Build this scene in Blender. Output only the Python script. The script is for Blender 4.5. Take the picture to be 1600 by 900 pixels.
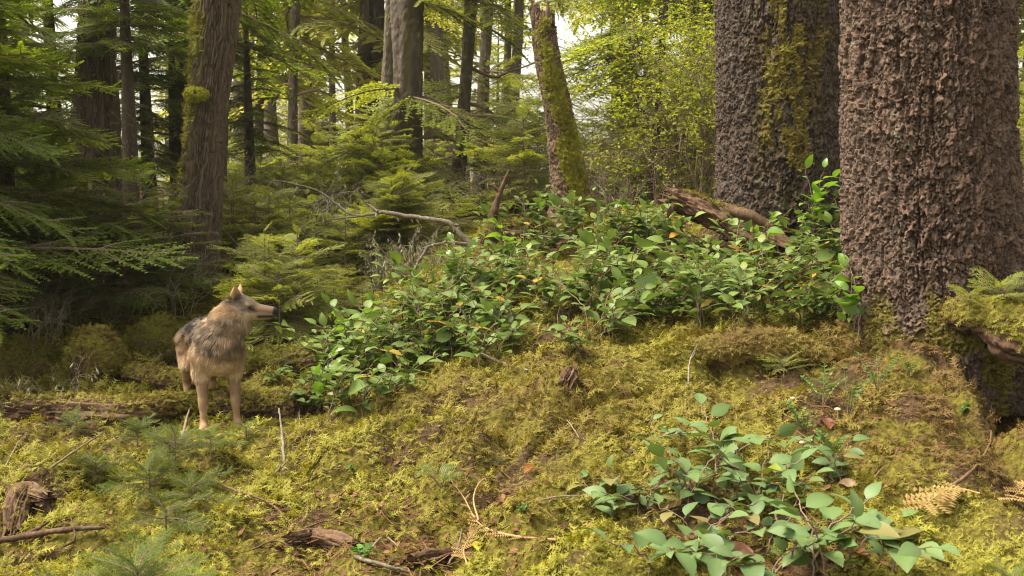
import bpy, math, random
import numpy as np
from mathutils import Vector, Matrix

for o in list(bpy.data.objects):
    bpy.data.objects.remove(o)
SC = bpy.context.scene
COL = SC.collection
R = math.radians

# ------------------------------------------------------------------ camera, light, exposure
CAMZ, PITCH, FPX = 1.57, R(5.46), 1570.0
cam = bpy.data.cameras.new('camera')
cam.sensor_width = 36.0
cam.lens = 36.0 * FPX / 1600.0
cam.clip_start, cam.clip_end = 0.05, 2000
cam.dof.use_dof = True
cam.dof.focus_distance = 6.4
cam.dof.aperture_fstop = 5.0
cam_o = bpy.data.objects.new('camera', cam)
COL.objects.link(cam_o)
cam_o.location = (0, 0, CAMZ)
cam_o.rotation_euler = (math.pi / 2 - PITCH, 0, 0)
SC.camera = cam_o

SUN_EL, SUN_AZ = R(60), R(274)       # azimuth clockwise from +Y: high on the left, a little beyond the wolf
world = bpy.data.worlds.new('World')
SC.world = world
world.use_nodes = True
wn = world.node_tree
bg = wn.nodes['Background']
sky = wn.nodes.new('ShaderNodeTexSky')
sky.sky_type = 'NISHITA'
sky.sun_disc = False
sky.sun_elevation, sky.sun_rotation = SUN_EL, SUN_AZ
sky.air_density, sky.dust_density, sky.ozone_density = 1.0, 5.0, 0.6
hs = wn.nodes.new('ShaderNodeHueSaturation')
hs.inputs['Saturation'].default_value = 0.25
wn.links.new(sky.outputs[0], hs.inputs['Color'])
tintn = wn.nodes.new('ShaderNodeMix')
tintn.data_type = 'RGBA'
tintn.blend_type = 'MULTIPLY'
tintn.inputs[0].default_value = 1.0
tintn.inputs[7].default_value = (1.0, 0.95, 0.80, 1)
wn.links.new(hs.outputs[0], tintn.inputs[6])
wn.links.new(tintn.outputs[2], bg.inputs['Color'])
bg.inputs['Strength'].default_value = 0.15

sun = bpy.data.lights.new('sun', 'SUN')
sun.energy = 2.5
sun.angle = R(22)
sun.color = (1.0, 0.91, 0.74)
sun_o = bpy.data.objects.new('sun', sun)
COL.objects.link(sun_o)
sd = Vector((math.sin(SUN_AZ) * math.cos(SUN_EL), math.cos(SUN_AZ) * math.cos(SUN_EL), math.sin(SUN_EL)))
sun_o.rotation_euler = sd.to_track_quat('Z', 'Y').to_euler()
sun_o.location = sd * 60

SC.view_settings.view_transform = 'Standard'
SC.view_settings.look = 'None'
SC.view_settings.gamma = 1.0
SC.view_settings.exposure = 1.54
cy = SC.cycles
cy.max_bounces, cy.diffuse_bounces, cy.glossy_bounces = 6, 4, 2
cy.transmission_bounces, cy.transparent_max_bounces = 4, 6
cy.use_adaptive_sampling = True
cy.adaptive_threshold = 0.01
cy.use_denoising = True
cy.denoising_prefilter = 'NONE'
cy.sample_clamp_indirect = 4.0
cy.filter_width = 1.1
cy.caustics_reflective = cy.caustics_refractive = False

# ------------------------------------------------------------------ camera geometry helpers
_CF = np.array([0, math.cos(PITCH), -math.sin(PITCH)])
_CU = np.array([0, math.sin(PITCH), math.cos(PITCH)])
_CR = np.array([1.0, 0, 0])
CAM = np.array([0, 0, CAMZ])

def ray(px, py):
    return (px - 800) / FPX * _CR + (450 - py) / FPX * _CU + _CF

def at(px, py, Y):
    d = ray(px, py)
    return CAM + d * (Y / d[1])

def proj(p):
    q = np.asarray(p) - CAM
    w = q @ _CF
    return 800 + FPX * (q @ _CR) / w, 450 - FPX * (q @ _CU) / w

# ------------------------------------------------------------------ noise
def _h(ix, iy, iz, seed=0):
    with np.errstate(over='ignore'):
        a = (ix.astype(np.int64).astype(np.uint32) * np.uint32(374761393)
             + iy.astype(np.int64).astype(np.uint32) * np.uint32(668265263)
             + iz.astype(np.int64).astype(np.uint32) * np.uint32(2147483647)
             + np.uint32(seed * 144665 + 1013))
        a = (a ^ (a >> np.uint32(13))) * np.uint32(1274126177)
        a = (a ^ (a >> np.uint32(16))) * np.uint32(2246822519)
        a = a ^ (a >> np.uint32(15))
    return a.astype(np.float64) / 4294967296.0

def vnoise(x, y, z=None, seed=0):
    x, y = np.asarray(x, float), np.asarray(y, float)
    z = np.zeros_like(x) if z is None else np.asarray(z, float)
    ix, iy, iz = np.floor(x), np.floor(y), np.floor(z)
    fx, fy, fz = x - ix, y - iy, z - iz
    fx, fy, fz = [f * f * f * (f * (f * 6 - 15) + 10) for f in (fx, fy, fz)]
    out = 0
    for dx in (0, 1):
        for dy in (0, 1):
            for dz in (0, 1):
                w = (fx if dx else 1 - fx) * (fy if dy else 1 - fy) * (fz if dz else 1 - fz)
                out = out + w * _h(ix + dx, iy + dy, iz + dz, seed)
    return out * 2 - 1

def fbm(x, y, z=None, oct=4, seed=0, gain=0.5):
    s, a, f, t = 0, 1.0, 1.0, 0
    for k in range(oct):
        s = s + a * vnoise(x * f, y * f, None if z is None else z * f, seed + k)
        t += a
        a *= gain
        f *= 2.03
    return s / t

def worley(u, v, nu, seed=0):
    """2D cells, u periodic with nu cells: F1, F2, random id, offset from the cell's seed point."""
    iu, iv = np.floor(u), np.floor(v)
    f1 = np.full(u.shape, 9.0); f2 = np.full(u.shape, 9.0)
    idr = np.zeros(u.shape); ov = np.zeros(u.shape); ou = np.zeros(u.shape)
    z0 = np.zeros(u.shape)
    for du in (-1, 0, 1):
        for dv in (-1, 0, 1):
            cu, cv = iu + du, iv + dv
            cw = np.mod(cu, nu)
            ju, jv = _h(cw, cv, z0, seed), _h(cw, cv, z0 + 7, seed)
            ddu, ddv = u - (cu + .1 + .8 * ju), v - (cv + .1 + .8 * jv)
            d = np.sqrt(ddu ** 2 + ddv ** 2)
            near = d < f1
            f2 = np.where(near, f1, np.minimum(f2, d))
            f1 = np.where(near, d, f1)
            idr = np.where(near, _h(cw, cv, z0 + 13, seed), idr)
            ov = np.where(near, ddv, ov); ou = np.where(near, ddu, ou)
    return f1, f2, idr, ou, ov

def sstep(a, b, x):
    t = np.clip((x - a) / (b - a), 0, 1)
    return t * t * (3 - 2 * t)

# ------------------------------------------------------------------ mesh helpers
def mesh_np(name, V, faces, mat=None, smooth=True, attrs=None, cols=None):
    """faces: list of int arrays (n,3) or (n,4)."""
    me = bpy.data.meshes.new(name)
    V = np.asarray(V, np.float32)
    me.vertices.add(len(V))
    me.vertices.foreach_set('co', V.ravel())
    faces = [np.asarray(f, np.int32) for f in faces if len(f)]
    li = np.concatenate([f.ravel() for f in faces])
    tot = np.concatenate([np.full(len(f), f.shape[1], np.int32) for f in faces])
    st = np.concatenate([[0], np.cumsum(tot)[:-1]]).astype(np.int32)
    me.loops.add(len(li))
    me.loops.foreach_set('vertex_index', li)
    me.polygons.add(len(tot))
    me.polygons.foreach_set('loop_start', st)
    if smooth:
        me.polygons.foreach_set('use_smooth', np.ones(len(tot), bool))
    for k, a in (attrs or {}).items():
        at_ = me.attributes.new(k, 'FLOAT', 'POINT')
        at_.data.foreach_set('value', np.asarray(a, np.float32))
    if cols is not None:
        ca = me.color_attributes.new('col', 'FLOAT_COLOR', 'POINT')
        ca.data.foreach_set('color', np.concatenate([cols, np.ones((len(cols), 1))], 1).astype(np.float32).ravel())
    me.update(calc_edges=True)
    if mat:
        me.materials.append(mat)
    return me

class MB:
    """collects pieces into one mesh"""
    def __init__(s):
        s.V, s.F3, s.F4, s.A, s.n = [], [], [], [], 0
    def add(s, V, F, tint=0.5):
        V = np.asarray(V, float)
        F = np.asarray(F, int)
        (s.F3 if F.shape[1] == 3 else s.F4).append(F + s.n)
        s.V.append(V)
        s.A.append(np.broadcast_to(np.asarray(tint, float), (len(V),)))
        s.n += len(V)
    def inst(s, tV, tF, M, T, S=None, tint=None, voff=None):
        """template (n,3),(m,k); M (N,3,3) whose COLUMNS are the local axes; T (N,3); S (N,)"""
        N = len(T)
        if N == 0:
            return
        P = np.einsum('nij,vj->nvi', M, tV)
        if S is not None:
            P = P * np.asarray(S)[:, None, None]
        P = P + np.asarray(T)[:, None, :]
        F = tF[None] + (np.arange(N) * len(tV))[:, None, None]
        t = np.full(N, .5) if tint is None else np.asarray(tint)
        s.add(P.reshape(-1, 3), F.reshape(-1, tF.shape[1]), np.repeat(t, len(tV)) + (0 if voff is None else np.tile(voff, N)))
    def tube(s, P, r, n=5, tint=0.5, cap=True):
        P = np.asarray(P, float)
        r = np.broadcast_to(np.asarray(r, float), (len(P),))
        V, F = tube_np(P, r, n)
        s.add(V, F, tint)
        if cap:
            k = len(P)
            s.add(np.vstack([V[:n], P[0:1]]), np.array([[(i + 1) % n, i, n] for i in range(n)]), tint)
            s.add(np.vstack([V[-n:], P[-1:]]), np.array([[i, (i + 1) % n, n] for i in range(n)]), tint)
    def get(s, name, mat, smooth=True):
        return mesh_np(name, np.concatenate(s.V), ([np.concatenate(s.F3)] if s.F3 else []) + ([np.concatenate(s.F4)] if s.F4 else []),
                       mat, smooth, {'tint': np.concatenate(s.A)})

def frames(P):
    T = np.gradient(P, axis=0)
    T /= np.linalg.norm(T, axis=1, keepdims=True) + 1e-9
    up = np.where(np.abs(T[:, 2:3]) < .9, np.array([[0, 0, 1.0]]), np.array([[1.0, 0, 0]]))
    if abs(T[0, 2]) >= .9 or abs(T[-1, 2]) >= .9:
        up = np.tile(np.array([[0.3, 1.0, 0]]), (len(P), 1)) if abs(T[:, 1]).max() < .8 else np.tile(np.array([[1.0, .2, 0]]), (len(P), 1))
    A = np.cross(T, up); A /= np.linalg.norm(A, axis=1, keepdims=True) + 1e-9
    B = np.cross(A, T)
    return T, A, B

def tube_np(P, r, n):
    T, A, B = frames(P)
    th = np.arange(n) * 2 * math.pi / n
    V = P[:, None, :] + r[:, None, None] * (np.cos(th)[None, :, None] * A[:, None, :] + np.sin(th)[None, :, None] * B[:, None, :])
    i = np.arange(len(P) - 1)[:, None] * n
    j = np.arange(n)[None]
    j2 = (j + 1) % n
    F = np.stack([i + j, i + n + j, i + n + j2, i + j2], -1).reshape(-1, 4)[:, ::-1]
    return V.reshape(-1, 3), F

def basis(X, up):
    """columns x=X, z close to up"""
    X = np.asarray(X, float)
    X = X / (np.linalg.norm(X, axis=-1, keepdims=True) + 1e-12)
    up = np.broadcast_to(np.asarray(up, float), X.shape)
    Yv = np.cross(up, X); Yv /= np.linalg.norm(Yv, axis=-1, keepdims=True) + 1e-9
    Z = np.cross(X, Yv)
    return np.stack([X, Yv, Z], -1)

def smooth_path(pts, n):
    """Catmull-Rom through pts, n samples"""
    pts = np.asarray(pts, float)
    p = np.vstack([2 * pts[0] - pts[1], pts, 2 * pts[-1] - pts[-2]])
    t = np.linspace(0, len(pts) - 1 - 1e-6, n)
    i = t.astype(int); f = (t - i)[:, None]
    p0, p1, p2, p3 = p[i], p[i + 1], p[i + 2], p[i + 3]
    return .5 * (2 * p1 + (p2 - p0) * f + (2 * p0 - 5 * p1 + 4 * p2 - p3) * f ** 2 + (3 * p1 - p0 - 3 * p2 + p3) * f ** 3)

# ------------------------------------------------------------------ object helpers
def link(name, me, parent=None):
    o = bpy.data.objects.new(name, me)
    COL.objects.link(o)
    if parent is not None:
        o.parent = parent
    return o

def tag(o, label=None, cat=None, group=None, kind=None):
    if label: o['label'] = label
    if cat: o['category'] = cat
    if group: o['group'] = group
    if kind: o['kind'] = kind
    return o

def thing(name, label, cat, loc=(0, 0, 0), group=None, rz=0, scale=1.0):
    o = link(name, None)
    o.empty_display_size = .1
    o.location = Vector([float(c) for c in loc])
    o.rotation_euler = (0, 0, rz)
    o.scale = (scale,) * 3
    return tag(o, label, cat, group)

def dup(root, loc, rz, scale, label):
    r = root.copy(); COL.objects.link(r)
    r.location = Vector([float(c) for c in loc]); r.rotation_euler = (0, 0, rz); r.scale = (scale,) * 3
    r['label'] = label
    for ch in root.children:
        c = ch.copy(); COL.objects.link(c); c.parent = r
        for g in ch.children:
            d = g.copy(); COL.objects.link(d); d.parent = c
    return r

# ------------------------------------------------------------------ materials
def new_mat(name):
    m = bpy.data.materials.new(name)
    m.use_nodes = True
    nt = m.node_tree
    nt.nodes.clear()
    out = nt.nodes.new('ShaderNodeOutputMaterial')
    return m, nt, out

def N(nt, typ, **kw):
    n = nt.nodes.new(typ)
    for k, v in kw.items():
        if k.startswith('_'):
            setattr(n, k[1:], v)
        else:
            n.inputs[k.replace('__', ' ')].default_value = v
    return n

def mixc(nt, fac, a, b, mode='MIX'):
    n = nt.nodes.new('ShaderNodeMix')
    n.data_type = 'RGBA'; n.blend_type = mode
    for sock, val in ((n.inputs[0], fac), (n.inputs[6], a), (n.inputs[7], b)):
        if isinstance(val, bpy.types.NodeSocket):
            nt.links.new(val, sock)
        elif isinstance(val, tuple):
            sock.default_value = (*val, 1)
        else:
            sock.default_value = val
    return n.outputs[2]

def ramp(nt, fac, stops):
    n = nt.nodes.new('ShaderNodeValToRGB')
    e = n.color_ramp.elements
    while len(e) < len(stops):
        e.new(.5)
    for el, (p, c) in zip(e, stops):
        el.position = p
        el.color = (*c, 1) if isinstance(c, tuple) else (c, c, c, 1)
    nt.links.new(fac, n.inputs[0])
    return n.outputs[0]

def leaf_mat(name, c1, c2, trans=0.35, tcol=None, rough=0.5, spec=0.3, objvar=0.25, back=None, old=None):
    m, nt, out = new_mat(name)
    a = N(nt, 'ShaderNodeAttribute', _attribute_name='tint')
    col = mixc(nt, a.outputs['Fac'], c1, c2)
    if old:
        mo = N(nt, 'ShaderNodeMapRange')
        nt.links.new(a.outputs['Fac'], mo.inputs[0])
        mo.inputs[1].default_value = 1.05; mo.inputs[2].default_value = 1.6
        col = mixc(nt, mo.outputs[0], col, old)
    oi = N(nt, 'ShaderNodeObjectInfo')
    mr = N(nt, 'ShaderNodeMapRange')
    nt.links.new(oi.outputs['Random'], mr.inputs[0])
    mr.inputs[3].default_value = 1 - objvar; mr.inputs[4].default_value = 1 + objvar
    h = N(nt, 'ShaderNodeHueSaturation')
    nt.links.new(col, h.inputs['Color'])
    nt.links.new(mr.outputs[0], h.inputs['Value'])
    col = h.outputs[0]
    if back:
        ge = N(nt, 'ShaderNodeNewGeometry')
        col = mixc(nt, ge.outputs['Backfacing'], col, back)
    p = N(nt, 'ShaderNodeBsdfPrincipled', Roughness=rough)
    p.inputs['Specular IOR Level'].default_value = spec
    nt.links.new(col, p.inputs['Base Color'])
    if trans > 0:
        t = N(nt, 'ShaderNodeBsdfTranslucent')
        tc = mixc(nt, 1.0, col, tcol or (1.35, 1.25, .55), 'MULTIPLY')
        nt.links.new(tc, t.inputs[0])
        ms = N(nt, 'ShaderNodeMixShader'); ms.inputs[0].default_value = trans
        nt.links.new(p.outputs[0], ms.inputs[1]); nt.links.new(t.outputs[0], ms.inputs[2])
        nt.links.new(ms.outputs[0], out.inputs[0])
    else:
        nt.links.new(p.outputs[0], out.inputs[0])
    return m

def bark_mat(name, c1, c2, c3, fine=60.0, bump=0.4, moss=None, lich=0.0, rough=.85):
    """c1..c2 by plate tint and noise, c3 fine flecks; 'tint' is the plate's own random colour"""
    m, nt, out = new_mat(name)
    tc = N(nt, 'ShaderNodeTexCoord')
    mp = N(nt, 'ShaderNodeMapping'); mp.inputs['Scale'].default_value = (1, 1, .35)
    nt.links.new(tc.outputs['Object'], mp.inputs[0])
    n1 = N(nt, 'ShaderNodeTexNoise', Scale=fine, Detail=5.0)
    nt.links.new(mp.outputs[0], n1.inputs['Vector'])
    n2 = N(nt, 'ShaderNodeTexNoise', Scale=2.2, Detail=3.0)
    nt.links.new(tc.outputs['Object'], n2.inputs['Vector'])
    a = N(nt, 'ShaderNodeAttribute', _attribute_name='tint')
    col = mixc(nt, a.outputs['Fac'], c1, c2)
    col = mixc(nt, ramp(nt, n1.outputs[0], [(.48, 0.0), (.68, .75)]), col, c3)
    col = mixc(nt, ramp(nt, n2.outputs[0], [(.3, 0.0), (.75, .6)]), col, mixc(nt, .5, c1, c3))
    if lich:
        n3 = N(nt, 'ShaderNodeTexNoise', Scale=9.0, Detail=4.0)
        nt.links.new(tc.outputs['Object'], n3.inputs['Vector'])
        col = mixc(nt, ramp(nt, n3.outputs[0], [(.60, 0.0), (.72, lich)]), col, (.34, .34, .27))
    if moss:
        g = N(nt, 'ShaderNodeAttribute', _attribute_name='moss')
        col = mixc(nt, g.outputs['Fac'], col, moss)
    p = N(nt, 'ShaderNodeBsdfPrincipled', Roughness=rough)
    p.inputs['Specular IOR Level'].default_value = .25
    nt.links.new(col, p.inputs['Base Color'])
    b = N(nt, 'ShaderNodeBump', Strength=bump, Distance=.012)
    nt.links.new(n1.outputs[0], b.inputs['Height'])
    nt.links.new(b.outputs[0], p.inputs['Normal'])
    nt.links.new(p.outputs[0], out.inputs[0])
    return m

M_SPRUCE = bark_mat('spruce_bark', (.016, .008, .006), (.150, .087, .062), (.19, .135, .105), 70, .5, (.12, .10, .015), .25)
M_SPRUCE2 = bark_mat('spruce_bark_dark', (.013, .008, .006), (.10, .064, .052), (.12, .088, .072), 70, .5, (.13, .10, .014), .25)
M_FURROW = bark_mat('furrowed_bark', (.028, .018, .012), (.105, .070, .047), (.17, .125, .09), 55, .5, (.11, .10, .016), .2)
M_CEDAR = bark_mat('cedar_bark', (.03, .021, .015), (.085, .06, .042), (.13, .10, .07), 55, .5, (.10, .085, .018), .15)
M_SNAG = bark_mat('snag_bark', (.06, .032, .02), (.19, .12, .08), (.26, .19, .13), 60, .5, (.14, .14, .02), .2)
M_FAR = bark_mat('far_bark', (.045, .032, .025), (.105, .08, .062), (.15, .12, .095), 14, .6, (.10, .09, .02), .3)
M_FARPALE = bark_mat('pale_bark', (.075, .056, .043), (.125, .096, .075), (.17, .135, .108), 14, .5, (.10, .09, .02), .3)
M_ROT = bark_mat('rotten_wood', (.035, .016, .009), (.11, .058, .032), (.18, .115, .07), 40, .9, (.12, .11, .02), .1)
M_TWIG = bark_mat('twig_bark', (.10, .065, .045), (.20, .135, .095), (.26, .20, .15), 90, .4)
M_DEADTWIG = bark_mat('dead_twig', (.075, .052, .036), (.17, .125, .09), (.30, .27, .21), 90, .4, None, .5)
M_PALETWIG = bark_mat('pale_twig', (.24, .20, .16), (.40, .35, .29), (.46, .42, .36), 90, .3)
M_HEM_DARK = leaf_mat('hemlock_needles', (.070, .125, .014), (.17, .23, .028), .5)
M_HEM_MID = leaf_mat('lightened_hemlock_needles', (.14, .195, .024), (.29, .335, .05), .56)  # yellow-green; missing light in the middle distance is put into the colour
M_HEM_FAR = leaf_mat('lightened_far_needles', (.24, .28, .06), (.42, .44, .13), .58)  # light coming through the far crowns is put into this paler colour
M_HUCK = leaf_mat('huckleberry_leaf', (.20, .27, .025), (.38, .42, .045), .55)
M_SALAL = leaf_mat('salal_leaf', (.070, .125, .030), (.145, .205, .040), .30, (1.3, 1.3, .5), .50, .35, .12, (.10, .15, .05), (.30, .20, .03))
M_SALAL_NEAR = leaf_mat('broad_salal_leaf', (.060, .115, .045), (.125, .185, .060), .25, (1.25, 1.3, .5), .50, .35, .12, (.10, .15, .05), (.17, .15, .05))
M_SALAL_YOUNG = leaf_mat('young_salal_leaf', (.10, .20, .03), (.16, .27, .04), .38, (1.4, 1.4, .5), .34, .5, .12)
M_MOSS = leaf_mat('moss_fronds', (.15, .095, .034), (.27, .255, .042), .28, (1.3, 1.2, .5), .7, .15, 0)
M_MOSS_G = leaf_mat('green_moss_fronds', (.10, .085, .016), (.20, .20, .024), .28, (1.3, 1.2, .5), .7, .15, 0)
M_SEEDL = leaf_mat('seedling_needles', (.045, .095, .012), (.11, .165, .022), .42, spec=.08)
M_MOSS_LIT = leaf_mat('lit_moss_fronds', (.16, .13, .02), (.33, .34, .045), .35, (1.3, 1.2, .5), .7, .15, 0)  # paler moss, sunlight put into the colour for the snag's shaded side
M_LICHEN = leaf_mat('beard_lichen', (.28, .29, .16), (.45, .45, .30), .35, (1, 1, .8), .8, .1, 0)
# ------------------------------------------------------------------ the ground
_GP = [  # (photo x, photo y, depth) of points seen on the ground
 (0,900,3.9),(250,900,3.75),(500,900,3.65),(800,900,3.5),(1100,900,3.35),(1400,900,3.25),(1600,900,3.15),
 (-150,800,4.8),(0,800,4.7),(200,800,4.6),(400,790,4.7),(560,800,4.45),(700,800,4.25),(900,800,4.1),(1100,800,3.95),(1300,800,3.75),
 (0,700,5.8),(180,700,5.9),(400,740,5.3),(560,700,5.4),(700,700,5.05),(850,680,5.0),(1000,700,4.7),(1150,680,4.65),(1320,640,4.95),
 (317,678,6.5),(372,665,6.65),(450,655,6.7),(560,620,6.6),(700,595,6.3),(800,590,6.15),(900,570,6.3),(1000,560,6.2),(1080,610,5.5),(1200,620,5.3),
 (0,620,7.3),(150,600,7.6),(300,590,7.9),(450,570,8.3),(580,540,7.9),(680,500,7.7),
 (0,520,9.2),(150,510,9.3),(300,470,9.8),(450,470,10.6),(600,450,10.2),(680,440,8.9),
 (800,520,7.0),(950,510,6.8),(1100,500,6.75),(1230,500,6.5),(1340,500,6.3),(1450,525,6.0),(1590,500,6.6),
 (760,430,8.4),(900,440,8.1),(1050,430,7.9),(1200,420,7.7),(1330,420,7.6),
 (790,365,10.2),(900,355,10.3),(1050,350,9.9),(1200,345,8.9),(1330,345,9.2),
 (30,430,11),(130,412,11.2),(300,428,10.3),(400,420,11.5),(520,410,13),(640,400,12.5),
 (500,350,20),(630,318,16),(720,300,18),(850,310,17),(1000,310,17),(1150,310,16),
 (100,345,20),(300,340,20),(1500,330,14),(1700,400,8.5),
]
_gp = np.array([at(*p) for p in _GP])
_far = []
for rr, zz in ((32, 1.3), (60, 1.6), (150, 3), (400, 5)):
    for a in np.linspace(-80, 80, 9):
        _far.append((rr * math.sin(R(a)), rr * math.cos(R(a)), zz))
_near = [(-2.5, 2, .05), (0, 2, .1), (2.5, 2, .2), (-6, 3, 0), (6, 3, .5), (-4, -3, .05), (4, -3, .2), (-7, 7, .2), (-10, 12, .7), (9, 9, 1.0), (6, 6, .8), (0, -40, 0), (60, -20, 1), (-60, -20, 0)]
_cp = np.vstack([_gp, np.array(_far), np.array(_near)])
_C = 0.35
def _kern(d2):
    return np.sqrt(d2 + _C * _C)
_d2 = ((_cp[:, None, :2] - _cp[None, :, :2]) ** 2).sum(-1)
_A = _kern(_d2) + np.eye(len(_cp)) * -0.03
_w = np.linalg.solve(np.block([[_A, np.ones((len(_cp), 1))], [np.ones((1, len(_cp))), np.zeros((1, 1))]]), np.append(_cp[:, 2], 0))

def _seg(x, y, pts):
    """distance to a polyline and the running fraction along it"""
    best = np.full(np.shape(x), 1e9); frac = np.zeros(np.shape(x))
    n = len(pts) - 1
    for k in range(n):
        ax, ay = pts[k][:2]; bx, by = pts[k + 1][:2]
        t = np.clip(((x - ax) * (bx - ax) + (y - ay) * (by - ay)) / ((bx - ax) ** 2 + (by - ay) ** 2), 0, 1)
        d = np.hypot(x - ax - t * (bx - ax), y - ay - t * (by - ay))
        frac = np.where(d < best, (k + t) / n, frac)
        best = np.minimum(best, d)
    return best, frac

_RIDGE = [at(1445, 532, 5.6), at(1478, 572, 5.25), at(1506, 640, 4.85), at(1556, 716, 4.45), at(1640, 800, 4.05), at(1720, 890, 3.7)]
_PITL = [at(1590, 590, 5.25), at(1650, 640, 4.98), at(1750, 730, 4.6)]
def ground_h(x, y, detail=True):
    x = np.asarray(x, float); y = np.asarray(y, float)
    sh = x.shape
    x, y = x.ravel(), y.ravel()
    z = np.empty(len(x))
    for i in range(0, len(x), 60000):
        s = slice(i, i + 60000)
        d2 = (x[s, None] - _cp[None, :, 0]) ** 2 + (y[s, None] - _cp[None, :, 1]) ** 2
        z[s] = _kern(d2) @ _w[:-1] + _w[-1]
    near = np.exp(-((np.hypot(x, y - 2)) / 14) ** 4)
    d, f = _seg(x, y, _RIDGE)
    side = x - np.interp(y, [p[1] for p in _RIDGE][::-1], [p[0] for p in _RIDGE][::-1])
    rz_ = np.interp(f, np.linspace(0, 1, len(_RIDGE)), [p[2] for p in _RIDGE])
    w = np.exp(-(d / np.where(side > 0, .10, .30)) ** 2)
    d2, _ = _seg(x, y, _PITL)
    z -= 1.0 * np.exp(-(d2 / .40) ** 4) * (side > -.1)
    z = z + (rz_ - z) * w
    q = at(1398, 556, 5.62)
    z -= .28 * np.exp(-(((x - q[0]) ** 2 + ((y - q[1]) * 1.2) ** 2) / .13 ** 2) ** 2)
    # a moss step below the salal slope: the ground drops in front of it
    lip = [at(1010, 556, 6.05), at(1100, 542, 6.0), at(1200, 534, 5.95), at(1340, 536, 5.85)]
    d, f = _seg(x, y, lip)
    lz = np.interp(f, np.linspace(0, 1, 4), [p[2] for p in lip])
    w = np.exp(-(d / .15) ** 2) * np.clip(f * 5, 0, 1)
    z = z + (lz - z) * w * .8
    gul = [at(1070, 605, 5.6), at(1180, 602, 5.5), at(1290, 606, 5.4), at(1350, 600, 5.4)]
    d, f = _seg(x, y, gul)
    lz = np.interp(f, np.linspace(0, 1, 4), [p[2] for p in gul]) - .08
    w = np.exp(-(d / .17) ** 2)
    z = z + (lz - z) * w * .85
    # moss humps on the left flat
    for px, py, Y, h, s in ((390, 560, 8.8, .12, .3), (440, 570, 8.2, .12, .35),
                            (690, 610, 6.1, .07, .4), (860, 640, 5.5, .07, .35), (560, 740, 5.0, .06, .3), (800, 720, 4.7, .05, .25), (930, 560, 6.3, .1, .3), (1010, 640, 5.3, .06, .25),
                            (770, 742, 4.75, -.14, .13), (1010, 648, 5.1, -.10, .14), (640, 705, 5.2, .08, .28), (900, 650, 5.4, .10, .28), (480, 735, 5.2, .08, .25), (40, 760, 5.1, .07, .3), (690, 840, 3.95, -.05, .22), (480, 850, 4.0, -.07, .35), (110, 850, 4.2, -.08, .35)):
        p = at(px, py, Y)
        z += h * np.exp(-(((x - p[0]) ** 2 + (y - p[1]) ** 2) / s ** 2) ** 1.5)
    p = at(345, 672, 6.55)
    calm = 1 - .9 * np.exp(-(((x - p[0]) ** 2 + (y - p[1]) ** 2) / .45 ** 2))
    z += near * calm * (.055 * fbm(x * 1.7, y * 1.7, oct=3, seed=3))
    if detail:
        wx, wy = .35 * vnoise(x * 2, y * 2, seed=71), .35 * vnoise(x * 2, y * 2, seed=72)
        f1, f2, ia, _, _ = worley(x * 1.9 + wx + 500, y * 1.9 + wy + 500, 100000, 5)
        dome = np.sqrt(np.clip(f2 - f1, 0, 1))
        z += near * calm * .26 * (dome - .45) * (.35 + .65 * ia)
        f1, f2, ia, _, _ = worley(x * 5.2 + 2 * wx + 500, y * 5.2 + 2 * wy + 500, 100000, 6)
        z += near * (.3 + .7 * calm) * .062 * (np.sqrt(np.clip(f2 - f1, 0, 1)) - .45) * (.4 + .6 * ia)
        z += near * (.024 * fbm(x * 14, y * 14, oct=2, seed=14))
    z += (1 - near) * .35 * fbm(x * .12, y * .12, oct=3, seed=5)
    return z.reshape(sh)

_YS = np.concatenate([np.arange(1.8, 14, .02), np.arange(14, 60, .1)])
def on_ground(px, py):
    """the ground point seen at a photo position"""
    d = ray(px, py)
    P = CAM[None] + d[None] * (_YS / d[1])[:, None]
    g = ground_h(P[:, 0], P[:, 1])
    hit = np.nonzero(P[:, 2] <= g)[0]
    k = hit[0] if len(hit) else len(_YS) - 1
    return np.array([P[k, 0], P[k, 1], g[k]])

def gz(x, y):
    return float(ground_h(np.array([x]), np.array([y]))[0])

def gat(px, Y, sink=0.02):
    """the ground below photo column px at depth Y"""
    x = (px - 800) / FPX * Y / _CF[1] * (1.0)
    x = at(px, 380, Y)[0]
    return np.array([x, Y, gz(x, Y) - sink])

def _axis(lo, hi, fine_lo, fine_hi, step, grow=1.12):
    a = list(np.arange(fine_lo, fine_hi, step))
    s, v = step, fine_hi
    while v < hi:
        a.append(v); s *= grow; v += s
    a.append(hi)
    s, v, b = step, fine_lo, []
    while v > lo:
        s *= grow; v -= s; b.append(max(v, lo))
    return np.array(sorted(set(b + a)))

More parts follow.
